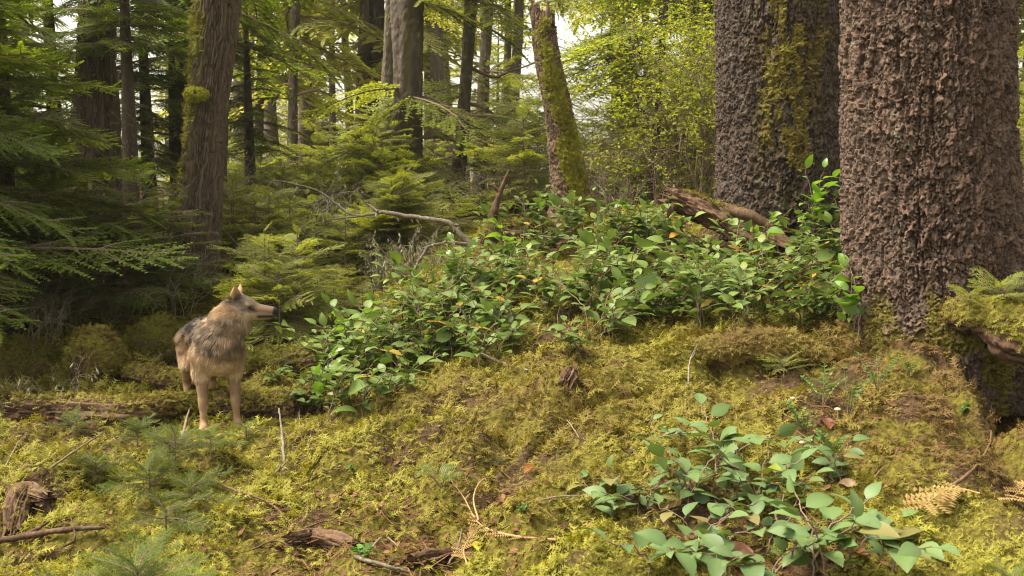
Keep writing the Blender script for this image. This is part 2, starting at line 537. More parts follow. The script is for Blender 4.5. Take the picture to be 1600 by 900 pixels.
def make_ground():
    xs = _axis(-420, 420, -4.6, 4.6, .02)
    ys = _axis(-120, 520, 2.6, 10.0, .02, 1.06)
    X, Y = np.meshgrid(xs, ys)
    Z = ground_h(X, Y)
    nx, ny = len(xs), len(ys)
    i = np.arange(ny - 1)[:, None] * nx; j = np.arange(nx - 1)[None]
    F = np.stack([i + j, i + j + 1, i + nx + j + 1, i + nx + j], -1).reshape(-1, 4)
    m, nt, out = new_mat('forest_floor')
    tc = N(nt, 'ShaderNodeTexCoord')
    n1 = N(nt, 'ShaderNodeTexNoise', Scale=38.0, Detail=6.0); nt.links.new(tc.outputs['Object'], n1.inputs['Vector'])
    n2 = N(nt, 'ShaderNodeTexNoise', Scale=1.6, Detail=4.0); nt.links.new(tc.outputs['Object'], n2.inputs['Vector'])
    mossc = mixc(nt, ramp(nt, n1.outputs[0], [(.35, 0.0), (.65, 1.0)]), (.055, .042, .010), (.13, .115, .018))
    soil = mixc(nt, ramp(nt, n1.outputs[0], [(.35, 0.0), (.65, 1.0)]), (.032, .019, .010), (.085, .052, .028))
    col = mixc(nt, ramp(nt, n2.outputs[0], [(.42, 0.0), (.52, 1.0)]), soil, mossc)
    p = N(nt, 'ShaderNodeBsdfPrincipled', Roughness=.95)
    p.inputs['Specular IOR Level'].default_value = .1
    nt.links.new(col, p.inputs['Base Color'])
    b = N(nt, 'ShaderNodeBump', Strength=.8, Distance=.03)
    nt.links.new(n1.outputs[0], b.inputs['Height']); nt.links.new(b.outputs[0], p.inputs['Normal'])
    nt.links.new(p.outputs[0], out.inputs[0])
    me = mesh_np('ground', np.stack([X, Y, Z], -1).reshape(-1, 3), [F], m)
    tag(link('ground', me), kind='structure')
make_ground()

# ------------------------------------------------------------------ moss
def moss_template(kind=0):
    """one arching moss frond, unit length, as a bent strip with side leaflets"""
    V, F = [], []
    spine = [np.array([t, 0, .55 * t - .35 * t * t]) for t in (0, .35, .7, 1.0)]
    w = [.05, .045, .04, .0]
    for k in range(4):
        V += [spine[k] + [0, -w[k], 0], spine[k] + [0, w[k], .0]]
    for k in range(3):
        a = 2 * k
        F += [(a, a + 2, a + 1), (a + 1, a + 2, a + 3)]
    for k, t in enumerate((.18, .38, .58, .78)):
        b = np.array([t, 0, .55 * t - .35 * t * t])
        L = .34 * (1 - .45 * abs(t - .4)) if kind == 0 else .22
        for s in (-1, 1):
            n = len(V)
            V += [b + [-.05, 0, 0], b + [.07, 0, .01], b + [L * .75, s * L, -.06 + (.10 if k % 2 else 0)]]
            F.append((n, n + 1, n + 2))
    return np.array(V), np.array(F)
MOSS_T = [moss_template(0), moss_template(1)]

def scatter_moss(mb, P, Nn, size, tint, rng, lift=.55):
    """fronds standing on points P with normals Nn"""
    n = len(P)
    a = rng.uniform(0, 2 * math.pi, n)
    rd = np.stack([np.cos(a), np.sin(a), rng.uniform(-.3, .5, n)], -1)
    d = rd - Nn * (rd * Nn).sum(1, keepdims=True)
    d /= np.linalg.norm(d, axis=1, keepdims=True) + 1e-9
    e = rng.uniform(-.15, lift, (n, 1))
    d = d + Nn * e
    M = basis(d, Nn + rng.normal(0, .25, (n, 3)))
    half = rng.random(n) < .6
    for k, (tV, tF) in enumerate(MOSS_T):
        s = half if k == 0 else ~half
        mb.inst(tV, tF, M[s], P[s], size[s], tint[s])

# trunk bases keep the moss off: (x, y, radius)
KEEP_OFF = []
def moss_field(n, seed):
    rng = np.random.default_rng(seed)
    u = rng.random(n)
    r0, r1 = 3.0, 14.0
    r = 1 / ((1 - u) / r0 ** .6 + u / r1 ** .6) ** (1 / .6)
    a = rng.uniform(-R(33), R(33), n)
    x, y = r * np.sin(a), r * np.cos(a)
    keep = np.ones(n, bool)
    for kx, ky, kr in KEEP_OFF:
        keep &= np.hypot(x - kx, y - ky) > kr * .9
    # bare, littered hollows
    bare = fbm(x * 1.5 + 3, y * 1.5, oct=3, seed=21)
    for px, py, Y, s in ((500, 850, 4.0, .45), (620, 880, 3.7, .4), (1240, 870, 3.5, .35), (800, 860, 3.75, .25), (1280, 600, 5.4, .3), (1610, 640, 5.05, .6), (1180, 585, 5.6, .22), (1300, 590, 5.5, .22), (1398, 556, 5.62, .15), (90, 840, 4.3, .3), (1120, 420, 8, .6), (880, 430, 8.3, .5), (1040, 500, 6.9, .3)):
        p = at(px, py, Y)
        bare -= 1.0 * np.exp(-((x - p[0]) ** 2 + (y - p[1]) ** 2) / s ** 2)
    keep &= (bare > -.66) | (rng.random(n) < .22)
    x, y, r = x[keep], y[keep], r[keep]
    z = ground_h(x, y)
    e = .02
    nx = -(ground_h(x + e, y) - z) / e; ny = -(ground_h(x, y + e) - z) / e
    Nn = np.stack([nx, ny, np.ones_like(x)], -1); Nn /= np.linalg.norm(Nn, axis=1, keepdims=True)
    # colour: yellow green cushions, browner on the root ridge and here and there
    t = .80 + .75 * fbm(x * 1.2, y * 1.2, oct=4, seed=31) + rng.normal(0, .16, len(x))
    d, f = _seg(x, y, _RIDGE)
    t -= 1.6 * np.exp(-(d / .5) ** 2) * (1 - .5 * f)
    p = at(950, 620, 5.6)
    t -= .35 * np.exp(-((x - p[0]) ** 2 + (y - p[1]) ** 2) / .8 ** 2)
    cl = fbm(x * 9, y * 9, oct=2, seed=41)
    size = (.011 + .0056 * r) * rng.uniform(.6, 1.4, len(x)) * np.clip(1 + 1.1 * cl, .45, 1.9)
    P = np.stack([x, y, z - .004 + .02 * np.clip(cl, 0, 1)], -1)
    mb = MB()
    scatter_moss(mb, P, Nn, size, np.clip(t, 0, 1), rng)
    return mb.get('moss', M_MOSS, smooth=False)
# ------------------------------------------------------------------ trunks
class Trunk:
    """rows: (photo y, centre x, width) as seen, at depth Y; standing on the ground, tapering on upward to ztop"""
    def __init__(s, rows, Y, ztop, zbase=None, lean_y=0.0, sink=.12):
        P, r = [], []
        for py, cx, w in rows:
            p = at(cx, py, Y); wd = (p - CAM) @ _CF
            P.append(p); r.append(w / 2 / FPX * wd)
        P, r = np.array(P), np.array(r)
        o = np.argsort(P[:, 2]); P, r = P[o], r[o]
        s.zb = (gz(P[0, 0], P[0, 1]) if zbase is None else zbase) - sink
        if ztop > P[-1, 2]:
            k = min(len(P) - 1, 2)
            sl = (P[-1] - P[-1 - k]) / (P[-1, 2] - P[-1 - k, 2] + 1e-6)
            top = P[-1] + sl * .5 * (ztop - P[-1, 2]); top[2] = ztop
            P = np.vstack([P, top]); r = np.append(r, max(r[-1] * (1 - .045 * (ztop - P[-2, 2])), r[-1] * .35))
        s.P, s.r, s.Y, s.ztop = P, r, Y, ztop
        if lean_y:
            s.P[:, 1] += lean_y * (s.P[:, 2] - s.zb)
    def c(s, z):
        z = np.asarray(z, float)
        return np.stack([np.interp(z, s.P[:, 2], s.P[:, k]) for k in (0, 1)], -1)
    def rad(s, z):
        return np.interp(z, s.P[:, 2], s.r)
    def base(s):
        b = s.c(s.zb)
        return np.array([b[0], b[1], s.zb])
    def grid(s, nth, zs, kind='plate', seed=0, amp=1.0, flare=0.0, flare_h=.3, lobes=5, cell=(.034, .06), cut=None, mossf=None, lump=.02):
        th = np.arange(nth) * 2 * math.pi / nth
        TH, Z = np.meshgrid(th, zs)
        r = s.rad(Z)
        zz = Z - s.zb
        r = r * (1 + flare * np.exp(-zz / flare_h) * (.55 + .45 * np.cos(lobes * TH + seed)))
        ct, st_ = np.cos(TH), np.sin(TH)
        r = r * (1 + lump * 2 * vnoise(ct * 1.3 + seed, st_ * 1.3, Z * .8, seed) + lump * vnoise(ct * 3, st_ * 3, Z * 1.5, seed + 1))
        rm = float(np.median(s.r))
        nu = max(8, int(round(2 * math.pi * rm / cell[0])))
        wu = .35 * vnoise(ct * rm * 18, st_ * rm * 18, Z * 12, seed + 2)
        wv = .5 * vnoise(ct * rm * 14, st_ * rm * 14, Z * 9, seed + 3)
        u = TH / (2 * math.pi) * nu + wu
        v = Z / cell[1] + wv
        if kind == 'furrow':
            u = u + .9 * vnoise(ct * rm * 6, st_ * rm * 6, Z * 2.5, seed + 5)
        f1, f2, idr, ou, ov = worley(np.mod(u, nu), v, nu, seed)
        e = f2 - f1
        if kind == 'plate':
            w1 = fbm(ct * rm * 22, st_ * rm * 22, Z * 13, 3, seed + 6, .6); w2 = fbm(ct * rm * 24 + 9, st_ * rm * 24, Z * 15, 3, seed + 16, .6)
            fl = lambda i_, k: _h(np.floor(i_ * 99991), np.floor(i_ * 49999), np.zeros_like(i_), k)
            f1, f2, ia, ou, ov = worley(np.mod(u + 1.5 * w1, nu), v + 1.3 * w2, nu, seed)
            e = f2 - f1
            g1, g2, ib, pu, pv = worley(np.mod(u * 2 + 2.2 * w2, nu * 2), v * 1.5 + 1.4 * w1, nu * 2, seed + 4)
            d = .014 * sstep(.0, .07, e) + .013 * ia + .006 * (-ov) * fl(ia, 1) + .007 * ou * (fl(ia, 5) - .5)
            d = d + .008 * ib * sstep(0, .06, g2 - g1) + .004 * pu * (fl(ib, 7) - .5) - .003 * pv * ib
            crk = np.abs(vnoise(ct * rm * 11 + 3, st_ * rm * 11, Z * 2.6 + w1 * .5, seed + 12))
            d = d - .012 * sstep(.08, .0, crk)
            d += .0016 * fbm(ct * rm * 80, st_ * rm * 80, Z * 50, 2, seed + 8) + .007 * vnoise(ct * rm * 8, st_ * rm * 8, Z * 2, seed + 9)
            idr = np.clip(.55 * ia + .6 * ib - .12 + .2 * w1, 0, 1) ** 1.9
        elif kind == 'furrow':
            d = .016 * sstep(.0, .35, e) + .006 * idr - .004 * ov + .004 * fbm(ct * rm * 60, st_ * rm * 60, Z * 10, 2, seed + 8)
            d += .014 * vnoise(ct * rm * 9, st_ * rm * 9, Z * 1.2, seed + 9)
        else:
            d = .006 * sstep(0, .3, e)
        r = r + amp * (d - .022)
        if cut is not None:
            Zc = np.minimum(Z, cut(TH))
        else:
            Zc = Z
        cc = s.c(Zc)
        V = np.stack([cc[..., 0] + r * ct, cc[..., 1] + r * st_, Zc], -1)
        s.TH, s.Zg, s.V, s.e = TH, Z, V, e
        nz = len(zs)
        i = np.arange(nz - 1)[:, None] * nth; j = np.arange(nth)[None]; j2 = (j + 1) % nth
        F = np.stack([i + j, i + j2, i + nth + j2, i + nth + j], -1).reshape(-1, 4)
        topc = V[-1].mean(0) - [0, 0, .05 if cut is not None else 0]
        Vf = np.vstack([V.reshape(-1, 3), topc[None]])
        k0 = (nz - 1) * nth
        F3 = np.array([[k0 + a, k0 + (a + 1) % nth, len(Vf) - 1] for a in range(nth)])
        tint = np.append(np.clip(idr * .9 + .05, 0, 1).ravel(), .5)
        ms = np.zeros(TH.shape) if mossf is None else mossf(TH, Z)
        s.ms = ms
        return Vf, [F, F3], {'tint': tint, 'moss': np.append(ms.ravel(), 0)}
    def moss(s, n, size, seed, thr=.35, drape=0.0):
        rng = np.random.default_rng(seed)
        w = np.clip(s.ms - thr, 0, 1)[:-1]
        w = w * (s.V[1:, :, 2] > s.V[:-1, :, 2] + 1e-5)
        w = w * np.linalg.norm(s.V[1:] - s.V[:-1], axis=-1) * s.rad(s.Zg)[:-1]
        p = (w / w.sum()).ravel()
        k = rng.choice(len(p), n, p=p)
        i, j = np.divmod(k, s.TH.shape[1])
        P = s.V[i, j] + rng.normal(0, .004, (n, 3))
        th = s.TH[i, j]
        Nn = np.stack([np.cos(th), np.sin(th), np.full(n, .25)], -1)
        Nn /= np.linalg.norm(Nn, axis=1, keepdims=True)
        mb = MB()
        t = np.clip(.55 + .5 * fbm(P[:, 0] * 5, P[:, 1] * 5, P[:, 2] * 4, 2, seed) + rng.normal(0, .15, n), 0, 1)
        scatter_moss(mb, P - s.base(), Nn, size * rng.uniform(.6, 1.4, n), t, rng, .8)
        return mb

def zspan(a, b, step, top, coarse):
    z = list(np.arange(a, b, step))
    n = max(2, int((top - b) / coarse))
    return np.array(z + list(np.linspace(b, top, n)))

def build_trunk(root, tr, V, F, A, mat):
    return link('trunk', mesh_np('trunk', V - tr.base(), F, mat, True, A), root)

TREES = {}
# the two big spruces on the right
tr = Trunk([(0, 1448, 248), (200, 1449, 250), (330, 1454, 254), (420, 1458, 258), (500, 1462, 272)], 6.0, 9.5, sink=.75)
V, F, A = tr.grid(680, zspan(tr.zb + .3, 3.3, .005, 9.5, .08), 'plate', 3, 1.9, .42, .42, 5, (.036, .075), lump=.012,
                  mossf=lambda t, z: .8 * sstep(.26, .02, z - tr.zb - .73 + .16 * vnoise(np.cos(t) * 5, np.sin(t) * 5, None, 4)) * sstep(-.5, .1, vnoise(np.cos(t) * 6, np.sin(t) * 6, z * 5, 4)))
o = thing('spruce_tree', 'massive right-hand spruce trunk with scaly purplish bark, mossy root ridge running to the corner', 'tree', tr.base(), 'big scaly spruce trunks on the right')
build_trunk(o, tr, V, F, A, M_SPRUCE)
link('moss', tr.moss(3600, .034, 5, .2).get('moss', M_MOSS, False), o)
KEEP_OFF.append((*tr.c(1.0), .52)); TREES['T1'] = tr

def m2(t, z):
    w = np.exp(-((np.mod(t, 2 * math.pi) - 4.55) / .34) ** 2) + .5 * np.exp(-((np.mod(t, 2 * math.pi) - 5.2) / .2) ** 2) * sstep(2.0, 2.8, z)
    return np.clip(w * (.38 + 1.3 * vnoise(np.cos(t) * 9, np.sin(t) * 9, z * 6, 8) + .8 * vnoise(np.cos(t) * 25, np.sin(t) * 25, z * 16, 9)) * sstep(1.2, 2.1, z), 0, 1)
tr = Trunk([(0, 1217, 190), (200, 1220, 195), (340, 1222, 204)], 8.7, 10)
V, F, A = tr.grid(520, zspan(tr.zb, 3.7, .0075, 10, .1), 'plate', 11, 1.9, .12, .25, 4, (.036, .08), mossf=m2, lump=.014)
o = thing('spruce_tree', 'dark spruce trunk with yellowed moss patches, standing behind the salal left of the biggest trunk', 'tree', tr.base(), 'big scaly spruce trunks on the right')
build_trunk(o, tr, V, F, A, M_SPRUCE2)
link('moss', tr.moss(4200, .034, 6, .3).get('moss', M_MOSS, False), o)
KEEP_OFF.append((*tr.c(1.5), .6)); TREES['T2'] = tr

# the leaning broken snag in the middle
def m3(t, z):
    c = 4.95 - .25 * (z - 2.2)
    w = np.exp(-((np.mod(t, 2 * math.pi) - c) / .52) ** 2) * sstep(3.55, 3.15, z)
    return np.clip(w * (.45 + 1.7 * fbm(np.cos(t) * 4, np.sin(t) * 4, z * 5, 3, 18)), 0, 1)
tr = Trunk([(8, 846, 38), (60, 850, 39), (100, 856, 40), (200, 876, 46), (300, 892, 58), (335, 895, 70)], 11, at(846, 8, 11)[2])
cutz = at(846, 20, 11)[2]
V, F, A = tr.grid(220, np.linspace(tr.zb, tr.ztop, 260), 'plate', 21, 1.6, .25, .25, 4, (.05, .13), mossf=m3, lump=.06,
                  cut=lambda t: cutz + .14 * np.cos(t - 3.6) + .16 * vnoise(np.cos(t) * 3, np.sin(t) * 3, None, 3) + .12 * vnoise(np.cos(t) * 9, np.sin(t) * 9, None, 4))
o = thing('snag', 'leaning dead trunk with broken top and a band of bright moss down its right side', 'snag', tr.base())
build_trunk(o, tr, V, F, A, M_SNAG)
link('moss', tr.moss(6500, .055, 7, .22).get('moss', M_MOSS_LIT, False), o)
mb = MB()
b0 = np.array([*tr.c(cutz - .05), cutz - .05]) - tr.base()
mb.tube(smooth_path([b0 + [-.06, 0, -.1], b0 + [-.10, 0, .12], b0 + [-.17, .0, .34]], 8), np.linspace(.035, .01, 8), 6)
mb.tube(smooth_path([b0 + [.05, 0, -.1], b0 + [.06, 0, .08], b0 + [.05, .0, .18]], 6), np.linspace(.04, .006, 6), 6)
link('splinter', mb.get('splinter', M_SNAG), o)
KEEP_OFF.append((*tr.c(1.5), .3)); TREES['T3'] = tr

# left leaning trunk beside the wolf's back
def m4(t, z):
    w = np.exp(-((np.mod(t, 2 * math.pi) - 3.9) / .55) ** 2) * sstep(1.5, 2.6, z) + .6 * np.exp(-((np.mod(t, 2 * math.pi) - 3.6) / .6) ** 2)
    return np.clip(w * (.55 + .9 * vnoise(np.cos(t) * 5, np.sin(t) * 5, z * 5, 28)), 0, 1)
tr = Trunk([(0, 341, 72), (80, 334, 66), (150, 325, 62), (220, 318, 62), (300, 314, 66), (370, 305, 71), (430, 298, 82)], 10.2, 11)
V, F, A = tr.grid(260, zspan(tr.zb, 3.9, .011, 11, .1), 'furrow', 31, 1.7, .3, .3, 5, (.030, .34), mossf=m4, lump=.03)
o = thing('spruce_tree', 'leaning furrowed trunk with a mossy left edge, rising behind the wolf', 'tree', tr.base())
build_trunk(o, tr, V, F, A, M_FURROW)
mo = tr.moss(4200, .045, 8, .3)
k = np.array([*tr.c(at(310, 148, 10)[2]), at(310, 148, 10)[2]]) + [-.05, -.22, 0] - tr.base()
rng = np.random.default_rng(3)
q = rng.normal(0, 1, (500, 3)); q /= np.linalg.norm(q, axis=1, keepdims=True)
scatter_moss(mo, k + q * [.10, .06, .05], q, np.full(500, .05), rng.uniform(.6, 1, 500), rng)
link('moss', mo.get('moss', M_MOSS_LIT, False), o)
KEEP_OFF.append((*tr.c(1.0), .32)); TREES['T4'] = tr

# dark cedar with a flaring base on the left
tr = Trunk([(-30, 150, 52), (100, 150, 60), (200, 152, 72), (300, 146, 84), (360, 142, 96), (412, 140, 104)], 11.2, 11)
V, F, A = tr.grid(240, zspan(tr.zb, 3.9, .013, 11, .12), 'furrow', 41, 1.6, .75, .42, 5, (.05, .5), lump=.07,
                  mossf=lambda t, z: np.clip(sstep(1.6, .6, z - tr.zb) * (.1 + .9 * vnoise(np.cos(t) * 5, np.sin(t) * 5, z * 3, 48)), 0, 1))
o = thing('cedar_tree', 'dark old cedar trunk with flaring buttressed base, in deep shade at the left', 'tree', tr.base())
build_trunk(o, tr, V, F, A, M_CEDAR)
link('moss', tr.moss(2500, .045, 9, .3).get('moss', M_MOSS_G, False), o)
KEEP_OFF.append((*tr.c(1.0), .6)); TREES['T5'] = tr

# the slimmer trunks in the middle distance
MIDTRUNKS = [  # key, rows, depth, top, material, kind, label
 ('a', [(0, 346, 24), (260, 345, 22), (430, 344, 24)], 12.6, 10, M_CEDAR, 'slim dark trunk half hidden behind the leaning furrowed trunk'),
 ('b', [(0, 284, 44), (130, 284, 44), (260, 288, 46), (400, 290, 50)], 14, 11, M_CEDAR, 'dark shaded trunk just left of the leaning furrowed trunk, seen through boughs'),
 ('c', [(0, 614, 24), (100, 609, 24), (200, 605, 26), (300, 602, 30)], 18.5, 13, M_FARPALE, 'greyish trunk touching the left side of the thick mid-distance trunk'),
 ('d', [(0, 637, 52), (150, 638, 45), (250, 636, 45), (312, 632, 54)], 15.5, 13, M_FAR, 'thick dark trunk in the middle distance with a paler trunk at its left side'),
 ('e', [(0, 736, 20), (100, 730, 21), (200, 722, 23), (292, 712, 28)], 16.5, 13, M_FAR, 'slightly leaning brown trunk right of the thick mid-distance trunk'),
 ('f', [(0, 763, 20), (150, 755, 20), (290, 750, 24)], 20.5, 14, M_FAR, 'brown trunk behind and right of the leaning slim trunk, crossed by bare branches'),
 ('g', [(0, 462, 15), (90, 459, 15), (235, 457, 18)], 21, 15, M_FAR, 'slender straight trunk standing alone above the wolf head'),
 ('h', [(0, 412, 13), (165, 406, 14), (240, 404, 15)], 24, 15, M_FAR, 'thin trunk between the leaning furrowed trunk and the slender straight one'),
 ('i', [(0, 519, 9), (120, 519, 10), (250, 520, 11)], 29, 17, M_FARPALE, 'thin pale trunk left of the greyish mid-distance trunk'),
 ('j', [(0, 1041, 11), (130, 1031, 13), (200, 1026, 14), (290, 1016, 16)], 14.5, 9, M_CEDAR, 'thin dark crooked trunk between the snag and the bright leafy shrub'),
]
mid = {}
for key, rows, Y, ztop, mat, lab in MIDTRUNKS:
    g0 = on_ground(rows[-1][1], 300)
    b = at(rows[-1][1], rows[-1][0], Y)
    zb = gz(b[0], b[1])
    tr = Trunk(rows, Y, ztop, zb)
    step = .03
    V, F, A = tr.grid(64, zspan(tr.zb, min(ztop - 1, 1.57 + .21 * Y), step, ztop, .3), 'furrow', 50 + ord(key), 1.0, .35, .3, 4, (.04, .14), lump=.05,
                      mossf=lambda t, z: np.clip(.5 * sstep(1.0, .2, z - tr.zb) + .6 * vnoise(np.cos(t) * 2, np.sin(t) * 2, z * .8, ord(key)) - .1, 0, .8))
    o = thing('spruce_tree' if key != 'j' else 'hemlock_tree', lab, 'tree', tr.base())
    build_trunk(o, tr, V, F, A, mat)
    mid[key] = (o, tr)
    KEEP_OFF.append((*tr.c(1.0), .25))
# ------------------------------------------------------------------ conifer foliage
def twig_template(nt, wid=.17, seed=0):
    """flat twig of unit length along x with needle pairs"""
    rng = np.random.default_rng(seed)
    if nt == 0:
        V = np.array([[0, 0, 0], [.35, -wid * .55, -.01], [1, 0, 0], [.35, wid * .55, -.01]])
        return V, np.array([[0, 1, 2], [0, 2, 3]])
    V = [[0, -.012, 0], [1, 0, 0], [0, .012, 0]]; F = [[0, 1, 2]]
    for k in range(nt):
        t = (k + .4) / nt
        l = wid * (1 - .55 * t ** 2) * (.75 if k == 0 else 1)
        for s in (-1, 1):
            n = len(V)
            b = .36 / nt
            V += [[t - b, 0, 0], [t + b, 0, 0], [t + .45 * l + rng.uniform(-.03, .03), s * l, rng.uniform(-.03, .02)]]
            F.append([n, n + 1, n + 2] if s < 0 else [n + 1, n, n + 2])
    return np.array(V, float), np.array(F)

class Bough:
    """flat drooping spray of unit length along x: twigs and wood as arrays"""
    def __init__(s, seed, ns, sp, nt, tw=.11, droop=.25, fill=1.0, side=.40):
        rng = np.random.default_rng(seed)
        ts = np.linspace(0, 1, 9)
        spine = np.stack([ts, .05 * np.sin(ts * 5 + seed), .10 * ts - droop * ts ** 2], -1)
        f = lambda t: np.array([np.interp(t, ts, spine[:, k]) for k in range(3)])
        wood = MB(); wood.tube(spine, np.linspace(.013, .003, 9), 4, cap=False)
        O, D, L = [], [], []
        for i, t in enumerate(np.linspace(.10, .98, ns)):
            for sg in (-1, 1):
                if rng.random() > fill:
                    continue
                l = side * (1 - t) ** .75 * (.45 + .55 * min(1, t / .28)) * rng.uniform(.7, 1.15) + .05
                a = R(rng.uniform(48, 66)) * sg
                b = f(min(t + rng.uniform(-.02, .02), .99))
                m = max(3, int(l / .06) + 2)
                q = np.linspace(0, l, m)
                curve = a * (1 - .25 * q / l)
                pts = np.stack([b[0] + q * np.cos(curve), b[1] + q * np.sin(curve), b[2] - .25 * q ** 2 / .4 + rng.uniform(-.05, .03) * q / l], -1)
                wood.tube(pts, np.linspace(.005, .0018, m), 3, cap=False)
                for u in np.arange(.02, l, sp):
                    p = np.array([np.interp(u, q, pts[:, k]) for k in range(3)])
                    ca = a * (1 - .25 * u / l)
                    for s2 in (-1, 1):
                        if rng.random() < .1: continue
                        ang = ca + s2 * R(rng.uniform(38, 60))
                        O.append(p); D.append([math.cos(ang), math.sin(ang), rng.uniform(-.3, .08)])
                        L.append(tw * rng.uniform(.55, 1.1) * (1 - .45 * u / l))
                O.append(pts[-1] * .98 + pts[-2] * .02); D.append(pts[-1] - pts[-2]); L.append(tw * .7)
                for u in (.35, .7):
                    O.append(np.array([np.interp(u * l, q, pts[:, k]) for k in range(3)])); D.append(pts[-1] - pts[-2]); L.append(tw * .8)
        s.O, s.D, s.L = np.array(O), np.array(D), np.array(L)
        rn = rng.random(len(L))
        s.tint = np.clip(.25 + .5 * rn + .45 * s.O[:, 0] * (rn > .3), 0, 1)   # paler new growth toward the tip
        mb = MB()
        tV, tF = twig_template(nt, .22 if nt else .36, seed)
        mb.inst(tV, tF, basis(s.D, np.array([0, 0, 1.0])), s.O, s.L, s.tint)
        s.fV, s.fF, s.fA = np.concatenate(mb.V), np.concatenate(mb.F3), np.concatenate(mb.A)
        s.wV, s.wF = np.concatenate(wood.V), np.concatenate(wood.F4)

B_NEAR = [Bough(100 + k, 20, .034, 5, .12, .22, .95, .34) for k in range(4)]
B_MID = [Bough(200 + k, 15, .050, 3, .15, .28, .95, .36) for k in range(4)]
B_FAR = [Bough(300 + k, 9, .085, 0, .19, .32, .9) for k in range(4)]
B_SAP = [Bough(400 + k, 16, .046, 4, .105, .26, .85, .42) for k in range(4)]

def add_boughs(fol, wood, boughs, O, az, el, L, rng, tint_shift=0.0, roll=.25):
    """boughs set at points O, heading az (0 = +x), elevation el, length L"""
    O, az, el, L = map(np.asarray, (O, az, el, L))
    n = len(L)
    X = np.stack([np.cos(az) * np.cos(el), np.sin(az) * np.cos(el), np.sin(el)], -1)
    M = basis(X, np.array([0, 0, 1.0]) + rng.normal(0, roll, (n, 3)))
    pick = rng.integers(0, len(boughs), n)
    flip = rng.random(n) < .5
    M[flip, :, 1] *= 1
    for k, b in enumerate(boughs):
        s = pick == k
        if not s.any(): continue
        P = np.einsum('nij,vj->nvi', M[s], b.fV) * L[s][:, None, None] + O[s][:, None]
        F = b.fF[None] + (np.arange(s.sum()) * len(b.fV))[:, None, None]
        t = np.clip(b.fA[None] + rng.normal(0, .12, (s.sum(), 1)) + tint_shift, 0, 1)
        fol.add(P.reshape(-1, 3), F.reshape(-1, 3), t.ravel())
        P = np.einsum('nij,vj->nvi', M[s], b.wV) * L[s][:, None, None] + O[s][:, None]
        F = b.wF[None] + (np.arange(s.sum()) * len(b.wV))[:, None, None]
        wood.add(P.reshape(-1, 3), F.reshape(-1, 4), .4)

def conifer(seed, H, z0, n, Lmax, boughs, rtrunk, el=(-.25, .15), taper=.85, dead=0, nth=10):
    """trunk, branches, foliage meshes of one conifer standing at the origin; boughs from height z0 up"""
    rng = np.random.default_rng(seed)
    fol, wood, tk = MB(), MB(), MB()
    zs = np.linspace(-min(.3, .12 * H), H, 14)
    path = np.stack([.04 * H / 8 * np.sin(zs * .6 + seed), .04 * H / 8 * np.cos(zs * .5 + seed * 2), zs], -1)
    tk.tube(path, np.maximum(rtrunk * (1 - .93 * np.clip(zs, 0, H) / H) * (1 + .5 * np.exp(-np.clip(zs, 0, 9) / .25)), .004), nth, rng.random())
    u = (np.arange(n) + rng.random(n)) / n
    z = z0 + (H - z0) * u ** 1.15 * .985
    az = np.arange(n) * 2.39996 + rng.uniform(-.5, .5, n)
    L = Lmax * ((1 - (z - z0) / (H - z0)) ** taper * .92 + .08) * rng.uniform(.6, 1.1, n)
    e = rng.uniform(el[0], el[1], n) + .5 * (z - z0) / (H - z0)
    O = np.stack([np.interp(z, zs, path[:, 0]), np.interp(z, zs, path[:, 1]), z], -1)
    add_boughs(fol, wood, boughs, O, az, e, L, rng)
    for k in range(dead):
        zz = rng.uniform(.4, z0 + .5); a = rng.uniform(0, 6.28); l = rng.uniform(.4, 1.2) * Lmax * .5
        o = np.array([np.interp(zz, zs, path[:, 0]), np.interp(zz, zs, path[:, 1]), zz])
        d = np.array([math.cos(a), math.sin(a), -.1])
        pts = smooth_path([o, o + d * l * .5 + [0, 0, -.05 * l], o + d * l + [0, 0, rng.uniform(-.3, .1) * l]], 6)
        wood.tube(pts, np.linspace(.02, .004, 6) * (l + .3), 4, cap=False)
    return tk, wood, fol

def make_conifer(name, label, loc, seed, H, z0, n, Lmax, boughs, rt, leafm, barkm, group=None, rz=0, scale=1, woodm=None, **kw):
    tk, wood, fol = conifer(seed, H, z0, n, Lmax, boughs, rt, **kw)
    o = thing(name, label, 'tree' if 'tree' in name else 'sapling', loc, group, rz, scale)
    link('trunk' if 'tree' in name else 'stem', tk.get('trunk', barkm), o)
    link('branches', wood.get('branches', woodm or M_TWIG), o)
    link('foliage', fol.get('foliage', leafm, False), o)
    return o

# boughs on the mid-distance trunks
def trunk_boughs(o, tr, specs, boughs, leafm, seed, woodm=M_TWIG, dead=()):
    """specs: (photo y, azimuth, elevation, length); dead: the same for bare limbs"""
    rng = np.random.default_rng(seed)
    fol, wood = MB(), MB()
    O, az, el, L = [], [], [], []
    for py, a, e, l in specs:
        z = at(800, py, tr.Y)[2]
        O.append(np.array([*tr.c(z), z]) - tr.base()); az.append(a); el.append(e); L.append(l)
    if O:
        add_boughs(fol, wood, boughs, O, az, el, L, rng)
        link('foliage', fol.get('foliage', leafm, False), o)
    for py, a, e, l in dead:
        z = at(800, py, tr.Y)[2]
        p = np.array([*tr.c(z), z]) - tr.base()
        d = np.array([math.cos(a) * math.cos(e), math.sin(a) * math.cos(e), math.sin(e)])
        k = rng.normal(0, .08, (3, 3)) * l
        pts = smooth_path([p, p + d * l * .35 + k[0], p + d * l * .7 + k[1] + [0, 0, -.06 * l], p + d * l + k[2]], 10)
        wood.tube(pts, np.linspace(.035, .008, 10), 5)
        for m in (4, 6, 8):
            q = pts[m]; dd = d + rng.normal(0, .6, 3)
            wood.tube(smooth_path([q, q + dd * l * .15, q + dd * l * .25 + [0, 0, -.05]], 5), np.linspace(.012, .003, 5), 4)
    link('branches', wood.get('branches', woodm), o)

